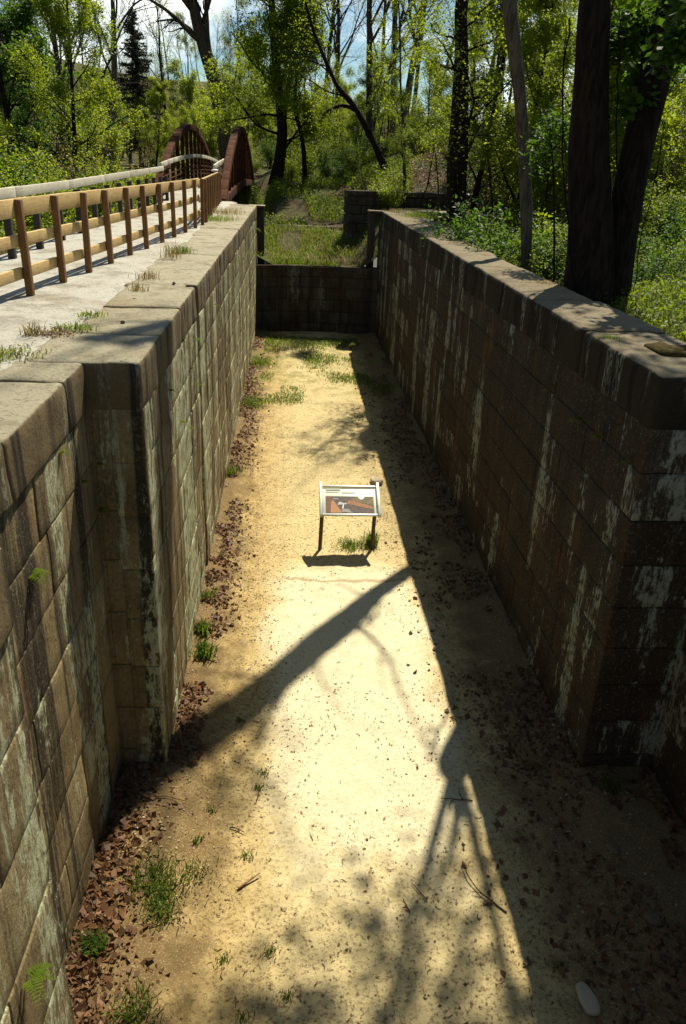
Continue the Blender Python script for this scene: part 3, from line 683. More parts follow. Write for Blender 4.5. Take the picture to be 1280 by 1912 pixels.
# ---------------------------------------------------------------- trees
def grow(rg, stem, rad, spec, leaf_pts):
    """stem: Nx3 polyline, rad: radii; spec: list per level of dict(n, len, ang, c0, up, wig, r, seg)"""
    tubes = [(0, stem, rad)]; level = [(stem, rad)]
    for li, sp_ in enumerate(spec):
        nxt = []; last = li == len(spec) - 1
        for (P, rr) in level:
            L = np.linalg.norm(P[-1] - P[0]); m = len(P)
            for k in range(sp_['n']):
                f = sp_['c0'] + (1 - sp_['c0']) * ((k + rg.random()) / sp_['n']); fi = f * (m - 1); i = min(int(fi), m - 2); p = P[i] + (P[i + 1] - P[i]) * (fi - i)
                t = P[i + 1] - P[i]; t = t / max(np.linalg.norm(t), 1e-9); az = rg.uniform(0, 6.283); ref = np.array([1.0, 0, 0]) if abs(t[2]) > 0.8 else np.array([0, 0, 1.0])
                a = np.cross(t, ref); a /= np.linalg.norm(a); b = np.cross(t, a); an = R_(rg.uniform(*sp_['ang']))
                d = t * math.cos(an) + (a * math.cos(az) + b * math.sin(az)) * math.sin(an)
                bl = L * sp_['len'] * rg.uniform(0.65, 1.2) * (1.0 - 0.55 * (f - sp_['c0']) / (1 - sp_['c0'] + 1e-6)); r0 = max(0.5 * (rr[i] * (1 - fi + i) + rr[i + 1] * (fi - i)) * sp_['r'] * 2, 0.004)
                ns_ = sp_['seg']; pts = [p]; dd = d
                for s_ in range(ns_):
                    dd = dd + np.array([rg.gauss(0, 1), rg.gauss(0, 1), rg.gauss(0, 1)]) * sp_['wig'] + np.array([0, 0, sp_['up']]); dd = dd / np.linalg.norm(dd); pts.append(pts[-1] + dd * bl / ns_)
                Pn = np.array(pts); rn = np.linspace(r0, max(r0 * 0.3, 0.003), ns_ + 1); tubes.append((li + 1, Pn, rn)); nxt.append((Pn, rn))
                if last or sp_.get('leaf'): leaf_pts.append(Pn[1:])
        level = nxt
    return tubes


def stem_line(rg, H, lean=(0, 0), wig=0.02, n=12):
    P = [np.zeros(3)]; d = np.array([lean[0], lean[1], 1.0]); d /= np.linalg.norm(d)
    for i in range(n):
        d = d + np.array([rg.gauss(0, wig), rg.gauss(0, wig), 0.01]); d /= np.linalg.norm(d); P.append(P[-1] + d * H / n)
    return np.array(P)


def make_tree(name, seed, stem, r0, r1, spec, bark, leafm=None, per=4, spread=0.25, lsize=0.10, keep=1.0, extra_stems=(), flare=1.5, sides=12, droop=0.0, parent=None, stem_name='trunk'):
    rg = random.Random(seed); nr_ = np.random.default_rng(seed); root = parent or empty(name); lp = []
    stems = [(stem, r0, r1)] + list(extra_stems); mbc = MB()
    for (st, a, b) in stems:
        st = np.asarray(st, float)
        tt = np.linspace(0, 1, 4 * (len(st) - 1) + 1); old = np.linspace(0, 1, len(st)); st = np.stack([np.interp(tt, old, st[:, c]) for c in range(3)], 1)
        for _ in range(2): st[1:-1] = 0.25 * st[:-2] + 0.5 * st[1:-1] + 0.25 * st[2:]
        rr = a + (b - a) * tt; hh = st[:, 2] - st[0, 2]; rr = rr * (1 + (flare - 1) * np.exp(-np.maximum(hh, 0) / (3.0 * a)))
        tubes = grow(rg, st, rr, spec, lp)
        for (lv, P, r) in tubes:
            if lv == 0:
                mt = MB(); V, F = tube(P, r, sides); c = np.repeat(P, sides, axis=0); V = c + (V - c) * (1 + 0.16 * fbm(V * np.array([1.2, 1.2, 0.5]) / max(a, .06) * 0.35, seed, 2))[:, None]
                mt.add(V, F); mt.build(stem_name, bark, root, smooth=True)
            else:
                V, F = tube(P, r, (6, 4, 3, 3)[min(lv - 1, 3)]); mbc.add(V, F, mi=0)
    if leafm is not None and lp:
        P = np.concatenate(lp); P = P[nr_.random(len(P)) < keep]; P = P[vnoise(P * 0.8, seed) + 0.5 * vnoise(P * 2.1, seed + 1) > -0.22]
        P = np.repeat(P, per, axis=0) + nr_.normal(size=(len(P) * per, 3)) * spread; V, F = leaf_quads(P, lsize, nr_, 0.3, droop); mbc.add(V, F, nr_.random(len(F)), 1)
    if mbc.n: mbc.build('crown', [bark, leafm or bark], root)
    return root


def S(n, ln, ang, c0=0.2, up=0.05, wig=0.12, r=0.5, seg=5, leaf=False): return dict(n=n, len=ln, ang=ang, c0=c0, up=up, wig=wig, r=r, seg=seg, leaf=leaf)


BARE = [S(13, 0.42, (25, 50), 0.3, 0.10, 0.13, 0.5, 6), S(7, 0.45, (25, 55), 0.2, 0.06, 0.16, 0.5, 5), S(6, 0.5, (25, 55), 0.15, 0.05, 0.18, 0.5, 4), S(3, 0.5, (25, 60), 0.2, 0.03, 0.2, 0.5, 3)]
LEAFY = [S(22, 0.36, (40, 80), 0.10, 0.06, 0.14, 0.45, 6), S(7, 0.42, (30, 65), 0.2, 0.03, 0.18, 0.5, 5), S(6, 0.5, (30, 65), 0.2, 0.0, 0.2, 0.5, 4)]
THIN = [S(12, 0.28, (35, 70), 0.35, 0.08, 0.16, 0.4, 5), S(6, 0.45, (30, 60), 0.2, 0.04, 0.2, 0.5, 4), S(4, 0.5, (30, 60), 0.2, 0.0, 0.2, 0.5, 3)]
r_ = random.Random(77)
TP = {}
def template(key, *a, **k):
    t = make_tree(*a, **k); TP[key] = t; return t
template('bare_a', 'bare_tree', 101, stem_line(r_, 20, (0.03, 0.0)), 0.24, 0.05, BARE, M['bark_brown'])
template('bare_b', 'bare_tree', 102, stem_line(r_, 17, (-0.06, 0.02), 0.04), 0.20, 0.04, BARE, M['bark_grey'], M['leaf_olive'], 2, 0.15, 0.08, 0.35)
template('bare_c', 'bare_tree', 103, stem_line(r_, 15, (0.05, 0.0), 0.05), 0.15, 0.03, BARE[:3], M['bark_brown'], M['leaf_bright'], 4, 0.3, 0.13, 0.7)
template('leafy_a', 'leafy_tree', 104, stem_line(r_, 12, (0.02, 0), 0.04), 0.16, 0.03, LEAFY, M['bark_dark'], M['leaf_bright'], 11, 0.20, 0.14)
template('leafy_b', 'leafy_tree', 105, stem_line(r_, 9, (-0.05, 0), 0.05), 0.12, 0.02, LEAFY, M['bark_brown'], M['leaf_bright'], 9, 0.19, 0.135)
template('leafy_c', 'leafy_tree', 106, stem_line(r_, 13, (0.04, 0), 0.05), 0.17, 0.03, LEAFY, M['bark_dark'], M['leaf_deep'], 11, 0.20, 0.15)
template('thin_a', 'young_tree', 107, stem_line(r_, 10, (0.05, 0), 0.05), 0.07, 0.015, THIN, M['bark_brown'], M['leaf_bright'], 8, 0.16, 0.11)
template('thin_b', 'young_tree', 108, stem_line(r_, 8, (-0.08, 0), 0.06), 0.055, 0.012, THIN, M['bark_dark'], M['leaf_mid'], 9, 0.16, 0.115)


def shrub(key, seed, n, H, spread, leafm, per, lsize, bark):
    root = empty('shrub'); rg = random.Random(seed); nr_ = np.random.default_rng(seed); lp = []; mb = MB(); ml = MB()
    for i in range(n):
        az = rg.uniform(0, 6.283); d = rg.uniform(0.1, 1) * spread; st = stem_line(rg, H * rg.uniform(.55, 1.1), (d * math.cos(az), d * math.sin(az)), 0.1, 6) + np.array([math.cos(az) * 0.15, math.sin(az) * 0.15, -0.1])
        for lv, P, r in grow(rg, st, np.linspace(0.022, 0.006, len(st)), [S(8, 0.42, (30, 70), 0.15, 0.03, 0.2, 0.5, 4, True), S(4, 0.45, (30, 70), 0.2, 0.0, 0.25, 0.5, 3)], lp):
            V, F = tube(P, r, 4 if lv == 0 else 3); mb.add(V, F)
    mb.build('stems', bark, root)
    P = np.concatenate(lp); P = np.repeat(P, per, axis=0) + nr_.normal(size=(len(P) * per, 3)) * 0.13; P[:, 2] = np.maximum(P[:, 2], 0.02)
    V, F = leaf_quads(P, lsize, nr_, 0.35); ml.add(V, F); ml.build('foliage', leafm, root); TP[key] = root; return root


shrub('shrub_bright', 201, 11, 2.3, 0.75, M['leaf_bright'], 3, 0.10, M['bark_brown'])
shrub('shrub_mid', 202, 11, 2.2, 0.85, M['leaf_mid'], 4, 0.10, M['bark_brown'])
shrub('shrub_deep', 203, 10, 1.9, 0.9, M['leaf_deep'], 4, 0.10, M['bark_dark'])
shrub('shrub_sparse', 204, 12, 2.6, 0.8, M['leaf_olive'], 1, 0.08, M['bark_grey'])
# conifer
cf = empty('conifer_tree'); rg = random.Random(9); nr_ = np.random.default_rng(9); stem = stem_line(rg, 15, (0, 0), 0.01); mt = MB(); V, F = tube(stem, np.linspace(0.22, 0.02, len(stem)), 8); mt.add(V, F); mt.build('trunk', M['bark_dark'], cf)
mc = MB(); P_ = []
for k in range(170):
    f = 0.12 + 0.88 * (k / 170) ** 0.9; z = f * 15; L = 4.6 * (1 - f) ** 0.85 * rg.uniform(0.65, 1.15) + 0.25; az = rg.uniform(0, 6.283); d = np.array([math.cos(az), math.sin(az), 0]); tt = np.linspace(0, 1, 6)[:, None]
    Q = np.array([0, 0, z]) + d * L * tt + np.array([0, 0, 1]) * (-0.30 * L * tt + 0.22 * L * tt ** 2); V, F = tube(Q, np.linspace(0.03, 0.006, 6), 3); mc.add(V, F)
    nn = int(44 * L + 10); u = nr_.random(nn)[:, None]; P_.append(np.array([0, 0, z]) + d * L * u + np.array([0, 0, 1]) * (-0.30 * L * u + 0.22 * L * u ** 2) + nr_.normal(size=(nn, 3)) * np.array([0.16, 0.16, 0.07]) * (1.1 - u * 0.5))
P_ = np.concatenate(P_); V, F = leaf_quads(P_, 0.40, nr_, 0.2, 0.6, 0.3); mc.add(V, F, 0.5, 1); mc.build('crown', [M['bark_dark'], M['needle']], cf)
TP['conifer'] = cf
TUSED = set()


def plant(key, x, y, sc=1.0, rz=0.0, label=None, group=None, cat=None, dz=-0.08, tilt=(0, 0)):
    o = TP[key] if key not in TUSED else copy_tree(TP[key]); TUSED.add(key)
    o.location = (x, y, gz(x, y) + dz); o.scale = (sc, sc, sc); o.rotation_euler = (tilt[0], tilt[1], rz)
    tag(o, label, cat or ('shrub' if 'shrub' in key else 'tree'), group); return o


def X_(px, y): return at(px, 290, y).x        # where a photo column stands at real distance y


# the big twin trunk beside the shaded wall
def pts(lst, y0, dy=0.0): return [np.array(at(px, py, y0 + dy * k)) for k, (px, py) in enumerate(lst)]
bz = gz(4.75, 12.6)
tw = empty('twin_trunk_tree', (4.95, 12.6, bz)); tag(tw, 'huge dark tree with two thick trunks from one base behind the shaded wall', 'tree')
o_ = np.array([4.95, 12.6, bz])
A = [np.array(p) - o_ for p in ([4.72, 12.5, bz - 0.3], [4.70, 12.55, 5.0], at(1098, 250, 12.6), at(1108, 0, 12.7))]; A += [A[-1] + np.array([0.05, 0.1, 0.3])]
Bq = [np.array(p) - o_ for p in ([5.15, 12.6, bz - 0.3], at(1150, 480, 12.6), at(1200, 230, 12.7), at(1250, 20, 12.8))]; Bq += [Bq[-1] + np.array([0.1, 0.1, 0.9])]
def limb(p, *ds): return [p + np.array([0, 0, -0.15])] + [p + np.array(d) for d in ds]
LIMBS = [(limb(A[-1], (0.1, 0.3, 2), (0.2, 0.6, 5), (0.5, 1.0, 8)), .07, .025), (limb(A[-1], (0.5, 0.7, 2.4), (1.0, 2.4, 6), (1.6, 3.4, 10)), .07, .025), (limb(A[-1], (0.5, -0.8, 1.8), (1.0, -2.0, 4.5), (1.6, -3.0, 7)), .06, .025),
         (limb(Bq[-1], (0.8, 0.3, 2), (2.2, 0.6, 5), (3.2, 1.2, 9)), .065, .025), (limb(Bq[-1], (0.1, 0.9, 2.4), (0.2, 2.4, 6), (0.6, 3.0, 10)), .065, .025), (limb(Bq[-1], (0.3, -0.9, 1.8), (0.5, -2.6, 4.5), (0.3, -3.8, 8)), .06, .025)]
TWIN = [S(6, 0.34, (35, 70), 0.52, 0.05, 0.13, 0.4, 6), S(6, 0.42, (30, 60), 0.2, 0.04, 0.18, 0.5, 5), S(5, 0.45, (30, 60), 0.2, 0.0, 0.2, 0.5, 4)]
make_tree('twin', 301, A, 0.35, 0.19, [], M['bark_dark'], extra_stems=[(Bq, 0.29, 0.17)], flare=1.35, sides=18, parent=tw)
make_tree('twin', 303, LIMBS[0][0], .07, .025, TWIN, M['bark_dark'], M['leaf_mid'], 4, 0.32, 0.17, 0.6, LIMBS[1:], 1.0, 8, parent=tw, stem_name='limb')
# low maple branch with fresh leaves hanging beside the right-hand trunk
def leaf_branch(par, chains, leafm, seed, per, sprd, ls, name='leafy_branch'):
    mb = MB(); rg = random.Random(seed); nr_ = np.random.default_rng(seed); lp = []
    for ch, r0 in chains:
        st = np.array([np.array(c) for c in ch]); tt = np.linspace(0, 1, 12); st = np.stack([np.interp(tt, np.linspace(0, 1, len(st)), st[:, c]) for c in range(3)], 1)
        for lv, P, r in grow(rg, st, np.linspace(r0, 0.006, len(st)), [S(9, 0.30, (35, 75), 0.25, -0.02, 0.2, 0.45, 4, True), S(4, 0.4, (30, 70), 0.2, -0.03, 0.25, 0.5, 3)], lp):
            V, F = tube(P, r, 5 if lv == 0 else 3); mb.add(V, F)
    P = np.concatenate(lp); P = np.repeat(P, per, axis=0) + nr_.normal(size=(len(P) * per, 3)) * sprd; V, F = leaf_quads(P, ls, nr_, 0.35, 0.3, 0.8); mb.add(V, F, 0.5, 1)
    o = mb.build(name, [M['bark_dark'], leafm], par); o.location = -Vector(par.location); return o
leaf_branch(tw, [((at(1255, 40, 12.8), at(1215, 60, 13.4), at(1165, 60, 13.2), at(1125, 110, 12.9)), 0.03), ((at(1240, 110, 12.7), at(1225, 120, 13.4), at(1205, 160, 13.0), at(1185, 205, 12.6)), 0.03), ((at(1260, 20, 12.7), at(1290, 30, 11.6), at(1275, 110, 11.0)), 0.025)], M['leaf_deep'], 302, 6, 0.13, 0.14)
# vines on the trunks
mb = MB(); rg = random.Random(12)
for k in range(5):
    base, ax = ((A, 0.42), (Bq, 0.35))[k % 2]; ph = rg.uniform(3.4, 5.6); pp = []
    for q_ in np.linspace(0.05, 0.95, 26):
        f = q_ * 3; i = min(int(f), 2); c = base[i] + (base[i + 1] - base[i]) * (f - i); ph += rg.gauss(0, 0.2); rr_ = ax * (1.02 - 0.1 * q_); pp.append(c + np.array([math.cos(ph) * rr_, math.sin(ph) * rr_, 0]))
    V, F = tube(pp, rg.uniform(0.006, 0.014), 5); mb.add(V, F)
mb.build('vine', M['bark_dark'], tw)

# leaning old tree, central tree, crooked tree, stump tree, thin leaning stem
def stem_px(lst, y, x0z=None): return [np.array(at(px, py, y)) for px, py in lst]
def uniq(name, label, lst, y, r0, r1, spec, bark, leafm, seed, cat='tree', top=None, extra=(), **k):
    P = stem_px(lst, y); P[0][2] = gz(P[0][0], y) - 0.15
    if top is not None: P = P + [P[-1] + np.array(t) for t in top]
    base = P[0].copy(); base[2] += 0.15; o = empty(name, base); tag(o, label, cat)
    ex = [([np.array(at(px, py, y)) - base for px, py in e_[0]] + [], e_[1], e_[2]) for e_ in extra]
    make_tree(name, seed, [p - base for p in P], r0, r1, spec, bark, leafm, extra_stems=ex, parent=o, **k); return o


BAREW = [S(9, 0.36, (30, 60), 0.40, 0.06, 0.15, 0.42, 6), S(7, 0.42, (30, 60), 0.2, 0.04, 0.2, 0.5, 5), S(5, 0.45, (30, 60), 0.2, 0.02, 0.22, 0.5, 4), S(3, 0.5, (30, 60), 0.2, 0.02, 0.22, 0.5, 3)]
uniq('bare_tree', 'tall bare tree leaning left, forked high up, behind the rusty arches', [(432, 380), (418, 230), (400, 150), (372, 60), (356, -10)], 62, 0.58, 0.26, BAREW, M['bark_brown'], None, 311, top=[(-1.2, 0, 5), (-2.2, 0.5, 10)], extra=[([(392, 118), (385, 60), (384, 0), (388, -90)], 0.24, 0.08), ([(386, 105), (362, 60), (330, 35), (290, 40)], 0.15, 0.04)], flare=1.15)
uniq('leafy_tree', 'tall green leafy tree with a dark crooked trunk just right of the rusty bridge', [(512, 335), (528, 265), (524, 200), (514, 120), (508, 20)], 50, 0.34, 0.12, [S(20, 0.34, (35, 80), 0.10, 0.05, 0.16, 0.26, 6), S(7, 0.42, (30, 65), 0.2, 0.03, 0.2, 0.5, 5), S(6, 0.5, (30, 65), 0.2, 0.0, 0.2, 0.5, 4)], M['bark_dark'], M['leaf_bright'], 312, top=[(-0.2, 0, 3), (0.2, 0.2, 6)], extra=[([(526, 250), (540, 150), (556, 60), (566, -30)], 0.16, 0.05)], per=12, spread=0.28, lsize=0.17, flare=1.2)
uniq('young_tree', 'slim dark crooked trunk standing right of the leafy tree by the bridge', [(570, 325), (566, 260), (548, 205), (555, 120)], 50, 0.15, 0.05, THIN, M['bark_dark'], M['leaf_mid'], 313, top=[(0.5, 0, 3)], per=3, spread=0.3, lsize=0.13)
uniq('bare_tree', 'crooked bare tree bending left over the far end of the lock', [(722, 330), (690, 250), (660, 195), (630, 165), (606, 110), (585, 60)], 44, 0.18, 0.05, BAREW, M['bark_dark'], M['leaf_bright'], 314, top=[(-0.4, 0, 1.2)], extra=[([(668, 208), (640, 195), (612, 205), (596, 228)], 0.09, 0.03)], per=2, spread=0.25, lsize=0.1, keep=0.25, flare=1.2)
uniq('bare_tree', 'thick dark trunk rising close behind the far end of the shaded wall', [(856, 470), (852, 330), (858, 200), (862, 90), (858, 0)], 25.5, 0.35, 0.14, [S(15, 0.34, (40, 85), 0.12, 0.03, 0.2, 0.2, 6)] + [S(5, 0.42, (30, 65), 0.2, 0.0, 0.2, 0.5, 5), S(5, 0.5, (30, 65), 0.2, -0.03, 0.2, 0.5, 4)], M['bark_dark'], M['leaf_bright'], 315, top=[(0.5, 0, 1.2)], per=9, spread=0.3, lsize=0.1, keep=0.5, flare=1.25)
st_ = uniq('young_tree', 'slender pale trunk leaning left between the dark trunk and the twin trunks', [(995, 500), (982, 330), (968, 150), (948, 0)], 17.2, 0.115, 0.17, [S(9, 0.20, (35, 70), 0.45, 0.08, 0.16, 0.3, 5), S(5, 0.45, (30, 60), 0.2, 0.04, 0.2, 0.5, 4), S(4, 0.5, (30, 60), 0.2, 0.0, 0.2, 0.5, 3)], M['bark_grey'], M['leaf_bright'], 316, top=[(-0.22, 0.68, 2.6), (-0.46, 1.70, 6.8), (-0.66, 2.68, 10.8), (-0.9, 3.4, 14)], per=1, spread=0.2, lsize=0.09, keep=0.4, flare=1.1)
q0 = Vector(at(948, 0, 17.2)) - st_.location
make_tree('shadow_fork', 320, [np.array(q0) + np.array(d) for d in ((-0.03, 0.12, 0.45), (0.0, 0.58, 2.6), (-0.23, 1.58, 6.8), (-0.42, 2.55, 10.8), (-0.55, 3.25, 14))], 0.13, 0.15, [S(8, 0.26, (35, 75), 0.15, 0.08, 0.16, 0.3, 5), S(5, 0.45, (30, 60), 0.2, 0.04, 0.2, 0.5, 4)], M['bark_tan'], M['leaf_bright'], 2, 0.2, 0.09, 0.4, flare=1.0, sides=8, parent=st_, stem_name='limb')  # unseen second stem, added to widen the trunk's shadow on the floor
uniq('leafy_bush', 'bushy dark green clump of twigs beside the twin trunks', [(1050, 470), (1035, 330), (1022, 215)], 14.6, 0.022, 0.012, [S(16, 0.22, (50, 90), 0.62, 0.0, 0.25, 0.5, 4, True), S(6, 0.5, (40, 80), 0.2, 0.0, 0.25, 0.5, 3)], M['bark_dark'], M['leaf_deep'], 318, per=5, spread=0.12, lsize=0.09, cat='sapling')

# trees one can name, in the woods behind
NAMED = [
 ('leafy_a', 140, 33, 0.72, 'broad leafy tree, golden green and rounded, behind the grey guard rail'),
 ('leafy_c', 28, 38, 1.05, 'dark green leafy tree at the left edge of the photo'),
 ('leafy_b', 215, 40, 0.75, 'bright green leafy tree standing left of the rusty bridge'),
 ('conifer', 262, 78, 0.80, 'dark pointed conifer standing above the woods left of the leaning bare tree'),
 ('bare_a', 132, 52, 1.0, 'tall bare tree above the golden green leafy tree'),
 ('bare_b', 205, 62, 1.2, 'spreading bare tree just left of the dark conifer'),
 ('bare_c', 325, 80, 1.1, 'bare forked tree between the conifer and the leaning tree'),
 ('bare_a', 688, 60, 1.1, 'tall straight bare tree rising above the crooked tree'),
 ('bare_b', 748, 60, 1.3, 'pale grey bare tree second right of the crooked tree'),
 ('bare_a', 922, 34, 0.95, 'dark straight trunk between the stout dark trunk and the pale slender one'),
 ('thin_a', 760, 38, 1.0, 'young tree with bright new leaves on the leafy slope'),
 ('thin_b', 460, 70, 1.1, 'young green tree seen between the two rusty arches'),
]
rr = random.Random(41)
for key, px_, y, sc, lb in NAMED: plant(key, X_(px_, y), y, sc, rr.uniform(0, 6.28), lb)
GR = {'bare': ('bare trees of the far woods', 'bare grey tree among the crowded trees of the far woods'), 'leafy': ('leafy trees of the far woods', 'leafy green tree among the crowded trees of the far woods'),
      'thin': ('young trees of the far woods', 'thin young tree with sparse leaves in the far woods'), 'shrub': ('shrubs below the far trees', 'shrub in the undergrowth below the far trees'), 'conifer': ('x', 'x')}
def wood(key, px_, y, sc, dz=-0.1):
    g, l = GR[key.split('_')[0]]; plant(key, X_(px_, y), y, sc, rr.uniform(0, 6.28), l, g, None, dz, (rr.uniform(-.06, .06), rr.uniform(-.06, .06)))
for px_ in range(600, 1290, 34): wood(rr.choice(['bare_a', 'bare_b', 'bare_c', 'bare_a']), px_ + rr.uniform(-14, 14), rr.uniform(44, 78) if px_ > 790 else rr.uniform(62, 82), rr.uniform(0.8, 1.15))
for px_ in range(590, 1300, 36): wood(rr.choice(['thin_a', 'thin_b', 'leafy_b']), px_ + rr.uniform(-20, 20), rr.uniform(40, 56) + (12 if px_ < 760 else 0), rr.uniform(0.6, 0.95))
for px_ in range(860, 1290, 36): wood(rr.choice(['thin_a', 'thin_b', 'leafy_b', 'leafy_a']), px_ + rr.uniform(-20, 20), rr.uniform(26, 36), rr.uniform(0.55, 0.9))
for px_ in range(-40, 620, 17): wood(rr.choice(['bare_a', 'bare_b', 'bare_c', 'bare_b']), px_ + rr.uniform(-15, 15), rr.uniform(85, 190), rr.uniform(0.5, 0.85))
for px_ in range(-40, 660, 15): wood(rr.choice(['shrub_sparse', 'shrub_sparse', 'shrub_sparse', 'thin_b']), px_ + rr.uniform(-12, 12), rr.uniform(82, 165), rr.uniform(1.3, 2.3))
for px_ in range(-40, 1300, 26): wood(rr.choice(['shrub_sparse', 'shrub_mid', 'thin_b', 'leafy_b']), px_ + rr.uniform(-15, 15), rr.uniform(66, 130), rr.uniform(0.9, 1.2))
for px_ in range(-30, 290, 26): wood(rr.choice(['thin_b', 'leafy_b', 'thin_a', 'leafy_c']), px_ + rr.uniform(-20, 20), rr.uniform(60, 78), rr.uniform(0.4, 0.65))
for px_ in range(-20, 235, 22): wood(rr.choice(['leafy_b', 'thin_a', 'leafy_c', 'thin_b']), px_ + rr.uniform(-15, 15), rr.uniform(36, 50), rr.uniform(0.32, 0.52))
for px_ in range(-20, 200, 30): wood(rr.choice(['shrub_mid', 'shrub_deep', 'shrub_sparse', 'shrub_bright']), px_ + rr.uniform(-15, 15), rr.uniform(24, 32), rr.uniform(0.8, 1.2))
for px_ in range(290, 600, 24): wood(rr.choice(['thin_b', 'thin_a', 'shrub_bright', 'shrub_mid']), px_ + rr.uniform(-12, 12), rr.uniform(63, 76), rr.uniform(0.45, 0.7) if px_ < 480 else rr.uniform(0.5, 0.9))
for px_ in range(262, 770, 17): wood(rr.choice(['leafy_b', 'leafy_b', 'thin_a', 'leafy_a']), px_ + rr.uniform(-10, 10), rr.uniform(70, 104), rr.uniform(0.45, 0.68))
for px_ in range(745, 900, 26): wood(rr.choice(['thin_a', 'shrub_bright', 'shrub_sparse', 'thin_b']), px_ + rr.uniform(-12, 12), rr.uniform(33, 43), rr.uniform(0.5, 0.8))
for px_ in range(470, 900, 30): wood(rr.choice(['shrub_mid', 'shrub_bright', 'shrub_sparse', 'shrub_deep']), px_ + rr.uniform(-15, 15), rr.uniform(50, 64) if px_ < 745 else rr.uniform(42, 62), rr.uniform(0.7, 1.3))
for px_ in range(935, 1300, 22):
    wood(rr.choice(['shrub_mid', 'shrub_deep', 'shrub_mid', 'shrub_bright']) if px_ > 1120 else rr.choice(['shrub_mid', 'shrub_deep']), px_ + rr.uniform(-15, 15), rr.uniform(18, 28), rr.uniform(0.7, 1.2))
    wood(rr.choice(['shrub_mid', 'shrub_deep', 'shrub_sparse']), px_ + rr.uniform(-15, 15), rr.uniform(30, 42), rr.uniform(1.0, 1.6))
for px_, y in ((1170, 16.5), (1240, 15), (1290, 17.5), (1205, 20), (1262, 22), (960, 17.5), (1015, 19)): wood(rr.choice(['shrub_mid', 'shrub_deep']), px_, y, rr.uniform(0.6, 0.9))
for px_, y, sc, lb in ((95, 21, 0.72, 'bright yellow green bush hanging over the grey guard rail'), (20, 19, 0.7, 'bright green bush at the left edge beside the guard rail'), (160, 23, 0.65, 'low bright bush behind the guard rail, nearest the left arch')):
    plant('shrub_bright', X_(px_, y), y, sc, rr.uniform(0, 6), lb, 'bright bushes behind the guard rail')

# ---------------------------------------------------------------- ground cover, litter, tufts, ferns, sticks and stones
ng = np.random.default_rng(5)
def cover(name, n, xr, yr, h, m, lab, zfun=None, wd=0.008, leafn=0, lm=None, ls=0.06, mask=None, lean=0.6):
    P = np.stack([ng.uniform(*xr, n), ng.uniform(*yr, n), np.zeros(n)], 1)
    if mask is not None: P = P[mask(P[:, 0], P[:, 1])]
    P[:, 2] = (zfun or ground_z)(P[:, 0], P[:, 1]) - 0.01; V, F, T3 = blades(P, h, ng, wd, lean); mb = MB(); mb.add(V, F); mb.more(T3, 0)
    if leafn:
        P = np.stack([ng.uniform(*xr, leafn), ng.uniform(*yr, leafn), np.zeros(leafn)], 1)
        if mask is not None: P = P[mask(P[:, 0], P[:, 1])]
        P[:, 2] = (zfun or ground_z)(P[:, 0], P[:, 1]) + ng.uniform(0.0, h * 1.2, len(P)); V, F = leaf_quads(P, ls, ng, 0.4); mb.add(V, F, 0.5, 1)
    o = mb.build(name, [m, lm or m]); tag(o, lab, 'ground cover', None, 'stuff'); return o
def fz(x, y):
    P = np.stack([x, y, 0 * x], 1); return 0.028 * fbm(P * 0.9, 11, 3) + 0.010 * fbm(P * 6, 12, 3) + 0.11 * sstep(np.abs(x - 1.0), 1.5, 2.35)
nz = lambda s, sc, th: (lambda x, y: vnoise(np.stack([x * sc, y * sc, 0 * x], 1), s) > th)
cover('grass', 26000, (4.7, 11), (6, 16), 0.13, M['grass'], 'sunny green grass on the bank right of the shaded wall', leafn=16000, lm=M['leaf_mid'], ls=0.05, wd=0.006, mask=lambda x, y: (x > 4.5 + 0.04 * y - 0.1) & nz(4, 0.8, -0.5)(x, y))
cover('ground_ivy', 3000, (4.8, 11), (6, 26), 0.2, M['grass'], 'dark green ground ivy around the twin trunks', leafn=26000, lm=M['leaf_mid'], ls=0.075, mask=nz(6, 0.6, -0.25))
cover('grass', 9000, (-1.3, 3.3), (YE + 0.5, 38), 0.26, M['grass'], 'rough grass and weeds on top of the dark cross wall', leafn=6000, lm=M['leaf_mid'], ls=0.07, wd=0.010, mask=nz(7, 0.9, -0.35))
cover('dry_grass', 1200, (-1.3, 3.3), (YE + 0.6, 38), 0.45, M['grass_dry'], 'dry straw stalks among the rough grass beyond the cross wall', wd=0.008, lean=1.1)
cover('undergrowth', 9000, (-1.5, 6), (38.6, 58), 0.35, M['grass'], 'green undergrowth rising behind the tumbled stones', leafn=16000, lm=M['leaf_mid'], ls=0.12, wd=0.015, mask=nz(8, 0.45, -0.2))
cover('dead_leaves', 40, (2.6, 15), (37.6, 52), 0.12, M['grass_dry'], 'fallen brown leaves covering the slope behind the old stone wall', leafn=15000, lm=M['leaf_dead'], ls=0.13)
cover('undergrowth', 6000, (-18, -4.9), (8, 34), 0.35, M['grass'], 'green undergrowth along the outer edge of the towpath', leafn=22000, lm=M['leaf_bright'], ls=0.09, wd=0.012, mask=nz(9, 0.45, -0.3))
cover('grass', 22000, (-0.9, 2.5), (19.5, 29.6), 0.10, M['grass'], 'thin patchy grass on the lock floor near the cross wall', zfun=fz, wd=0.009, lean=1.0, leafn=6000, lm=M['leaf_mid'], ls=0.05, mask=lambda x, y: (vnoise(np.stack([x * 1.1, y * 0.8, 0 * x], 1), 14) + 0.10 * (y - 24) - 0.35 * np.maximum(x - 2.0, 0) > -0.05 + 0.8 * ng.random(len(x)) ** 1.5))
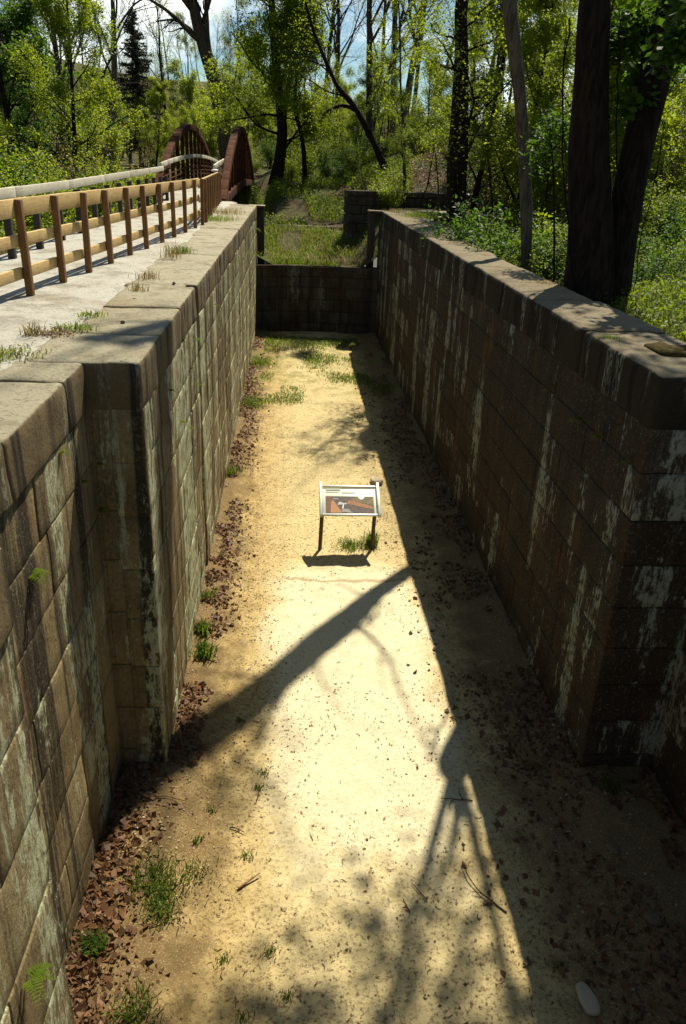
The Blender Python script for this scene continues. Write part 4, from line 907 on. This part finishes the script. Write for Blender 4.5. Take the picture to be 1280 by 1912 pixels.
# leaf litter and chips along the wall feet
def litter(name, n, m, size, lab, sd, spread, ybias=1.0, curl=0.25, drift=-9.0):
    rgx = np.random.default_rng(sd); y = 3 + (29 - 3) * rgx.random(n) ** (1.6 * ybias); side = rgx.random(n) < 0.5; d = np.abs(rgx.normal(0, spread, n))
    x = np.where(side, np.where(y < 6.75, -1.755, -1.275) + d, np.where(y < 6.6, 4.04, 3.255) - d * np.where(y < 6.6, 3.2, 2.2)); P = np.stack([x, y, np.zeros(n)], 1); P[:, 2] = fz(x, y) + rgx.uniform(0.004, 0.035, n) * np.exp(-d / 0.5)
    kp = vnoise(np.stack([x * 1.5, y * 0.9, 0 * x], 1), sd) + 0.5 * vnoise(np.stack([x * 4, y * 4, 0 * x], 1), sd + 1) > drift; P = P[kp]; n = len(P)
    nr_n = rgx.normal(size=(n, 3)) * curl; nr_n[:, 2] = 1; nr_n /= np.linalg.norm(nr_n, axis=1, keepdims=True); U = rgx.normal(size=(n, 3)); U -= nr_n * (U * nr_n).sum(1, keepdims=True); U /= np.linalg.norm(U, axis=1, keepdims=True); W2 = np.cross(nr_n, U); s = size * (0.3 + 1.3 * rgx.random((n, 1)) ** 2.2)
    cup = nr_n * s * rgx.uniform(0.0, 0.35, (n, 1)); a = P - U * s * .5 + cup; b = P - W2 * s * .4 ; c = P + U * s * .5 + cup * .6; dd = P + W2 * s * .4; e1 = P - U * s * .12 - W2 * s * .42 + cup; V = np.stack([a, b, c, dd], 1).reshape(-1, 3)
    tag(MB().add(V, np.arange(len(V)).reshape(-1, 4)).build(name, m), lab, 'leaf litter', None, 'stuff')
litter('leaf_litter', 26000, M['leaf_dead'], 0.066, 'curled brown dead leaves drifted along the feet of the lock walls', 61, 0.24, 1.35, 0.8, -0.15)
litter('wood_chips', 34000, M['chips'], 0.026, 'pale chips and gravel scattered over the dirt floor', 62, 0.9, 1.0, 0.4, -0.1)
# bits scattered over the trodden floor
mb = MB(); rg = random.Random(15)
for k in range(420):
    y = 3.2 + 9 * rg.random() ** 1.3; x = rg.uniform(-1.1, 3.1) if y > 6.7 else rg.uniform(-1.4, 3.8); L = rg.uniform(0.015, 0.075); a = rg.uniform(0, 6.283); z = floor_z(x, y) + 0.006
    V, F = tube([(x, y, z), (x + L * .5 * math.cos(a), y + L * .5 * math.sin(a), z + 0.004), (x + L * math.cos(a + .4), y + L * math.sin(a + .4), z)], rg.uniform(0.0015, 0.004), 4); mb.add(V, F)
tag(mb.build('twig_debris', M['twig']), 'tiny broken bits of twig scattered on the trodden dirt', 'twig litter', None, 'stuff')


def stick(label, x, y, L, a, r, m, forks=(), seed=0):
    rg = random.Random(seed); z = floor_z(x, y); o = empty('fallen_stick', (x, y, z)); tag(o, label, 'stick', 'sticks fallen on the lock floor'); mb = MB(); P = [np.array([0, 0, r + 0.004])]; d = a
    for i in range(7): d += rg.gauss(0, 0.16); P.append(P[-1] + np.array([math.cos(d), math.sin(d), 0]) * L / 7 + np.array([0, 0, rg.uniform(-.003, .006)]))
    P = np.array(P); P[:, 2] = np.maximum(P[:, 2], r * 0.8); V, F = tube(P, np.linspace(r, r * 0.55, 8), 6); mb.add(V, F)
    for (i, da, l2) in forks: q0 = P[i]; V, F = tube([q0, q0 + np.array([math.cos(a + da), math.sin(a + da), .05]) * l2 * .5, q0 + np.array([math.cos(a + da * 1.3), math.sin(a + da * 1.3), .03]) * l2], [r * .7, r * .5, r * .3], 5); mb.add(V, F)
    mb.build('stick', m, o, smooth=True)
stick('thick pale broken stick on the lit dirt near the left wall', -0.42, 5.19, 0.24, 0.35, 0.014, M['twig_pale'], (), 1)
stick('long thin dark stick lying across the lower right of the lit dirt', 2.02, 4.88, 0.62, 1.95, 0.008, M['twig'], ((3, 0.7, 0.1),), 2)
stick('forked dark twig at the shadow edge, furthest right of the floor twigs', 2.0, 6.25, 0.34, 2.9, 0.007, M['twig'], ((2, -1.0, 0.2), (4, 0.9, 0.12)), 3)
stick('short dark twig just below the pale concrete patch, upper left of the pale stick', -0.3, 6.28, 0.16, 1.2, 0.006, M['twig'], ((3, 0.8, 0.06),), 4)
stick('short brown twig lying crosswise above the pale stick', -0.55, 5.92, 0.17, 0.05, 0.008, M['twig'], (), 5)
stick('short twig standing out left of the long dark stick', 1.32, 5.05, 0.22, 2.2, 0.006, M['twig'], (), 6)
stick('small curved twig lower left of the long dark stick', 1.14, 4.92, 0.15, 1.9, 0.006, M['twig'], ((2, .8, .05),), 7)
stick('long pale dry stem lying through the grass tuft by the left wall', -1.04, 4.78, 0.5, 1.5, 0.0045, M['grass_dry'], (), 8)
stick('dark twig lying under the grass tuft by the left wall', -1.15, 4.75, 0.3, 0.6, 0.006, M['twig'], ((3, .6, .1),), 9)
stick('thin dark twig in the shade at the foot of the left nose', -1.4, 6.25, 0.4, 0.15, 0.006, M['twig'], (), 10)
stick('straight short twig in the shaded dirt at the lower right', 2.9, 4.6, 0.4, 1.1, 0.008, M['twig'], ((3, .5, .1),), 11)
stick('tiny dark twig on the brightest dirt left of the middle', 0.28, 5.75, 0.1, 2.0, 0.004, M['twig'], (), 12)


def rock(label, x, y, d, rz, seed, z=None, tilt=0.0):
    z0 = floor_z(x, y) if z is None else z; o = empty('stone', (x, y, z0), rz); tag(o, label, 'stone', 'loose pale stones'); V, F = rbox((0, 0, d[2] * .35), d, min(d) * .45, min(d[:2]) * .1, min(d) * .12, 3.0 / max(d), seed)
    a_, b_ = V[:, 0] / (d[0] / 2), V[:, 1] / (d[1] / 2); V[:, 0] *= np.sqrt(np.maximum(1 - 0.42 * b_ ** 2, 0.2)); V[:, 1] *= np.sqrt(np.maximum(1 - 0.42 * a_ ** 2, 0.2)); V[:, 2] *= 1 - 0.3 * (a_ ** 2 + b_ ** 2) / 2
    V[:, 0] *= 1 + 0.25 * vnoise(V * 2.2 / max(d) + seed * 3.7, seed); V[:, 1] *= 1 + 0.2 * vnoise(V * 2.2 / max(d) + seed * 1.7, seed + 3); mb = MB().add(V, F); m = mb.build('stone_body', M['rock' if 'pale' in label else 'rock_dull_shaded'], o, smooth=False); return o
rock('large flat pale stone at the shadow edge in the bottom right corner', 2.49, 4.06, (0.16, 0.28, 0.06), 0.15, 9)
rock('squarish grey stone in the shade by the right wall', 3.22, 5.47, (0.12, 0.15, 0.05), 0.3, 2)
rock('small grey stone in the shade halfway along the right wall', 3.02, 11.0, (0.14, 0.12, 0.06), 0.5, 3)
rock('shaded stone half buried among the leaves at the lower right', 3.3, 4.7, (0.15, 0.12, 0.05), 0.2, 6)
pt = ROT @ Vector((703 - 640, 956 - 898, -FPX)); STX, STY = -6.15 * pt.x / pt.z, -6.15 * pt.y / pt.z
rock('pale rounded stone lying behind the upper right corner of the information panel', STX, STY, (0.30, 0.32, 0.12), 0.2, 7)


def tuft(label, x, y, n, h, spread, z=None, mats=('grass',), group='grass tufts on the lock floor', name='grass_tuft', wd=0.005, leafy=0, ls=0.03, cat='grass tuft', lean=0.9):
    z0 = floor_z(x, y) if z is None else z; o = empty(name, (x, y, z0)); tag(o, label, cat, group); r2 = np.random.default_rng(int(abs(x * 100 + y * 37)) + n); P = r2.normal(size=(n, 3)) * spread; P[:, 2] = 0; P[:, 0] *= 1.0
    V, F, T3 = blades(P, h, r2, wd, lean); mb = MB(); mb.add(V, F); mb.more(T3, 0)
    if leafy: P = r2.normal(size=(leafy, 3)) * spread; P[:, 2] = np.abs(r2.normal(0, h * .4, leafy)); V, F = leaf_quads(P, ls, r2, 0.4); mb.add(V, F, 0.5, 1)
    mb.build('foliage', [M[q] for q in mats], o); return o
tuft('lush grass tuft on the dirt near the lower part of the left wall', -1.16, 5.24, 420, 0.09, 0.13, leafy=160, mats=('grass', 'leaf_mid'))
tuft('small grass patch joined to the right of the lush tuft', -0.82, 5.32, 150, 0.05, 0.09)
tuft('weedy tuft beside the lush one, nearer the leaves', -1.08, 4.95, 220, 0.08, 0.09, leafy=120, mats=('grass', 'leaf_mid'))
tuft('leafy weed at the foot of the left corner in the bottom left', -1.56, 4.56, 120, 0.13, 0.05, leafy=80, ls=0.06, mats=('grass', 'leaf_deep'))
tuft('long bladed grass clump against the left wall past the nose', -1.10, 8.9, 110, 0.20, 0.07, wd=0.009, leafy=50, ls=.06, mats=('grass', 'leaf_deep'))
tuft('long bladed grass clump touching the left wall just beyond the first one', -1.18, 9.4, 90, 0.18, 0.06, wd=0.009)
tuft('grass clump against the left wall level with the panel shadow', -1.2, 10.3, 90, 0.13, 0.07)
tuft('grass clump against the left wall farther on, level with the panel', -1.2, 15.4, 150, 0.2, 0.10)
tuft('green weeds at the left wall near the far end of the lock', -1.0, 20.6, 260, 0.2, 0.18, leafy=200, ls=0.07, mats=('grass', 'leaf_mid'))
tuft('tall weeds at the left wall closest to the far cross wall', -1.0, 25.2, 300, 0.28, 0.25, leafy=260, ls=0.09, mats=('grass', 'leaf_mid'))
tuft('grass tuft between the legs of the information panel', 1.10, 12.22, 420, 0.09, 0.14)
tuft('taller grass tuft against the right leg of the information panel', 1.47, 12.3, 160, 0.26, 0.05, wd=0.007)
tuft('dark grass clump at the foot of the right wall in deep shade', 2.8, 22.5, 320, 0.2, 0.30)
tuft('grass clump at the bottom edge by the left corner', -1.15, 4.02, 200, 0.09, 0.10, leafy=60, mats=('grass', 'leaf_mid'))
tuft('dim weed at the base of the right recess', 3.5, 6.3, 60, 0.08, 0.06, leafy=40, ls=.05, mats=('grass', 'leaf_deep'))
for i, (x, y) in enumerate(((-0.55, 7.6), (-0.25, 6.7), (-0.28, 6.45), (-0.75, 6.15), (-0.35, 5.55), (-0.85, 5.75), (-0.1, 4.55), (-0.5, 4.5), (-0.3, 4.0), (2.35, 4.35), (0.05, 4.15))):
    tuft('little sprig of grass poking out of the open dirt', x, y, 40, 0.045, 0.035, group='little grass sprigs in the dirt', name='grass_sprig')
# weeds on the coping and path edge
def ctop(label, x, y, n, h, sp_, leafy, mats, **k): tuft(label, x, y, n, h, sp_, TOP + 0.005, mats, 'weeds on the wall tops', 'weed_clump', leafy=leafy, cat='weed', **k)
ctop('reddish weed patch in the path edge near the front of the left wall', -2.26, 7.75, 60, 0.07, 0.10, 200, ('grass_dry', 'leaf_red'))
ctop('green weed beside the reddish patch on the left wall top', -2.16, 8.0, 100, 0.07, 0.09, 120, ('grass', 'leaf_bright'))
ctop('yellowing weeds along the joint at the left photo edge', -2.42, 6.85, 200, 0.06, 0.16, 200, ('grass', 'leaf_olive'))
ctop('green weed with tall dry stalks beyond the reddish patch', -2.45, 7.7, 50, 0.16, 0.05, 60, ('grass_dry', 'leaf_mid'))
ctop('low weed tuft on the pale path edge, second from the front', -2.16, 8.75, 90, 0.06, 0.07, 70, ('grass', 'leaf_bright'))
ctop('thin reddish stalks halfway along the left coping', -2.05, 11.6, 60, 0.12, 0.10, 40, ('grass_dry', 'leaf_red'))
ctop('small weeds with stalks in the coping joint past the halfway stalks', -1.95, 10.5, 40, 0.15, 0.06, 30, ('grass_dry', 'leaf_mid'))
ctop('bushy green weed on the left coping before the railing corner', -2.0, 15.0, 160, 0.14, 0.10, 160, ('grass', 'leaf_bright'))
ctop('dry weed stalks standing by the bushy green weed', -2.05, 14.2, 50, 0.32, 0.08, 20, ('grass_dry', 'leaf_olive'))
ctop('row of dry grass and weeds under the close posted railing', -2.1, 23.0, 300, 0.18, 0.28, 160, ('grass', 'leaf_bright'))
ctop('weeds with dry stalks under the far half of the close posted railing', -2.2, 26.0, 300, 0.22, 0.40, 160, ('grass_dry', 'leaf_bright'))
ctop('green weed in the joint of the shaded coping near its front', 3.42, 8.2, 160, 0.05, 0.05, 60, ('grass', 'leaf_mid'))
ctop('weeds growing along the far end of the shaded coping', 4.3, 27.5, 500, 0.22, 0.35, 300, ('grass', 'leaf_bright'))
ctop('yellowish weeds at the very end of the shaded coping', 3.7, 29.6, 200, 0.16, 0.2, 160, ('grass_dry', 'leaf_olive'))
ctop('small tufts on the shaded coping beside the twin trunks', 3.95, 12.3, 120, 0.08, 0.12, 60, ('grass_dry', 'leaf_olive'))
mb = MB(); V, F = rbox((3.93, 7.62, TOP + 0.03), (0.62, 0.50, 0.06), 0.028, 0.05, 0.03, 5, 3); mb.add(V, F); tag(mb.build('moss_patch', M['moss'], smooth=True), 'brown moss patch on the near corner of the shaded coping', 'moss')
for (x, y, s, sd, lb) in ((-1.75, 8.4, 0.045, 1, 'dark pebble on the left coping beside the reddish weeds'), (-1.60, 11.2, 0.05, 2, 'dark pebble on the left coping near the stop groove'), (-1.9, 9.9, 0.03, 3, 'tiny pale pebble in the middle of the left coping')):
    rock(lb, x, y, (s, s, s * .8), 0, sd, TOP + 0.005)


def fern(label, x, y, z, side, n, L, m='fern'):
    o = empty('wall_fern', (x, y, z)); tag(o, label, 'fern', 'ferns rooted in the wall joints'); r2 = random.Random(int(abs(y * 977 + z * 131))); mb = MB(); Cn = []; U = []; W2 = []
    for k in range(n):
        a = r2.uniform(-1.2, 1.2); d = np.array([side * math.cos(a), math.sin(a), 0]); ll = L * r2.uniform(.6, 1.15)
        for s_ in np.linspace(0.15, 1, 9):
            c = d * ll * s_ * 0.75 + np.array([0, 0, 1]) * ll * (0.55 * s_ - 0.75 * s_ * s_); pr = np.cross(d, [0, 0, 1.0]); w_ = ll * 0.17 * (1.15 - s_)
            for sg_ in (-1, 1): Cn.append(c + pr * sg_ * w_ * .9); U.append(pr * sg_ * w_ + d * w_ * .3); W2.append((d * .5 + np.array([0, 0, .15])) * ll * .07)
    V, F = quads(np.array(Cn), np.array(U), np.array(W2)); mb.add(V, F); mb.build('fronds', M[m], o); return o
FL = [(-1.78, 4.88, 3.47, 16, 0.20, 'largest bright fern, on the near left recess wall'), (-1.78, 5.83, 4.03, 9, 0.12, 'small fern just under the left coping in the recess'), (-1.78, 6.35, 3.57, 9, 0.10, 'small reddish fern in the recess close to the nose'), (-1.74, 6.68, 3.16, 12, 0.15, 'dark fern in the corner beside the left nose'), (-1.72, 6.7, 3.6, 8, 0.12, 'upper dark fern in the corner beside the left nose'), (-1.29, 2.75, 2.3, 14, 0.16, 'bright plant on the nearest left corner at the bottom of the photo'),
      (-1.27, 8.1, 3.9, 8, 0.13, 'fern in the first joint past the left nose'), (-1.27, 8.9, 3.3, 8, 0.12, 'fern below the first joint past the left nose'), (-1.27, 10.6, 3.9, 10, 0.17, 'fern beside the stop groove, upper one'), (-1.27, 10.4, 3.35, 9, 0.14, 'fern beside the stop groove, lower one'), (-1.27, 9.6, 3.0, 8, 0.12, 'fern low on the sunlit wall before the stop groove'), (-1.27, 13.4, 3.9, 8, 0.14, 'fern on the sunlit wall just past the stop groove'), (-1.27, 16.2, 3.6, 8, 0.16, 'fern midway along the sunlit wall'), (-1.27, 19.5, 3.9, 8, 0.2, 'fern under the coping where the railing turns'), (-1.27, 24.0, 3.6, 10, 0.25, 'fern on the far part of the sunlit wall'), (-1.27, 28.5, 3.9, 14, 0.32, 'leafy fern nearest the far gate post'), (-1.27, 27.5, 3.2, 12, 0.28, 'fern below the leafy one near the far gate post')]
for (x, y, z, n, L, lb) in FL: fern(lb, x, y, z, 1, n, L, 'leaf_mid' if 'dark' in lb else 'fern')
FR = [(9.35, 3.66, 12, 0.15, 'fern on the shaded wall, fourth from the nose'), (8.15, 3.66, 16, 0.2, 'largest dark fern on the shaded wall'), (7.57, 3.65, 12, 0.16, 'fern next to the largest one, nearer the nose'), (6.85, 3.65, 9, 0.12, 'fern on the shaded wall closest to the nose'), (12.06, 3.62, 12, 0.18, 'fern on the shaded wall opposite the information panel'), (17.5, 3.63, 10, 0.16, 'fern in the shaded wall opposite the twin trunks'), (20.5, 4.0, 9, 0.15, 'bright fern under the broken coping of the shaded wall')]
for (y, z, n, L, lb) in FR: fern(lb, LX1 - 0.02, y, z, -1, n, L, 'leaf_mid')
for o in [x for x in bpy.data.objects if x.parent is None and x.type == 'EMPTY' and not x.children and 'label' not in x]: bpy.data.objects.remove(o)
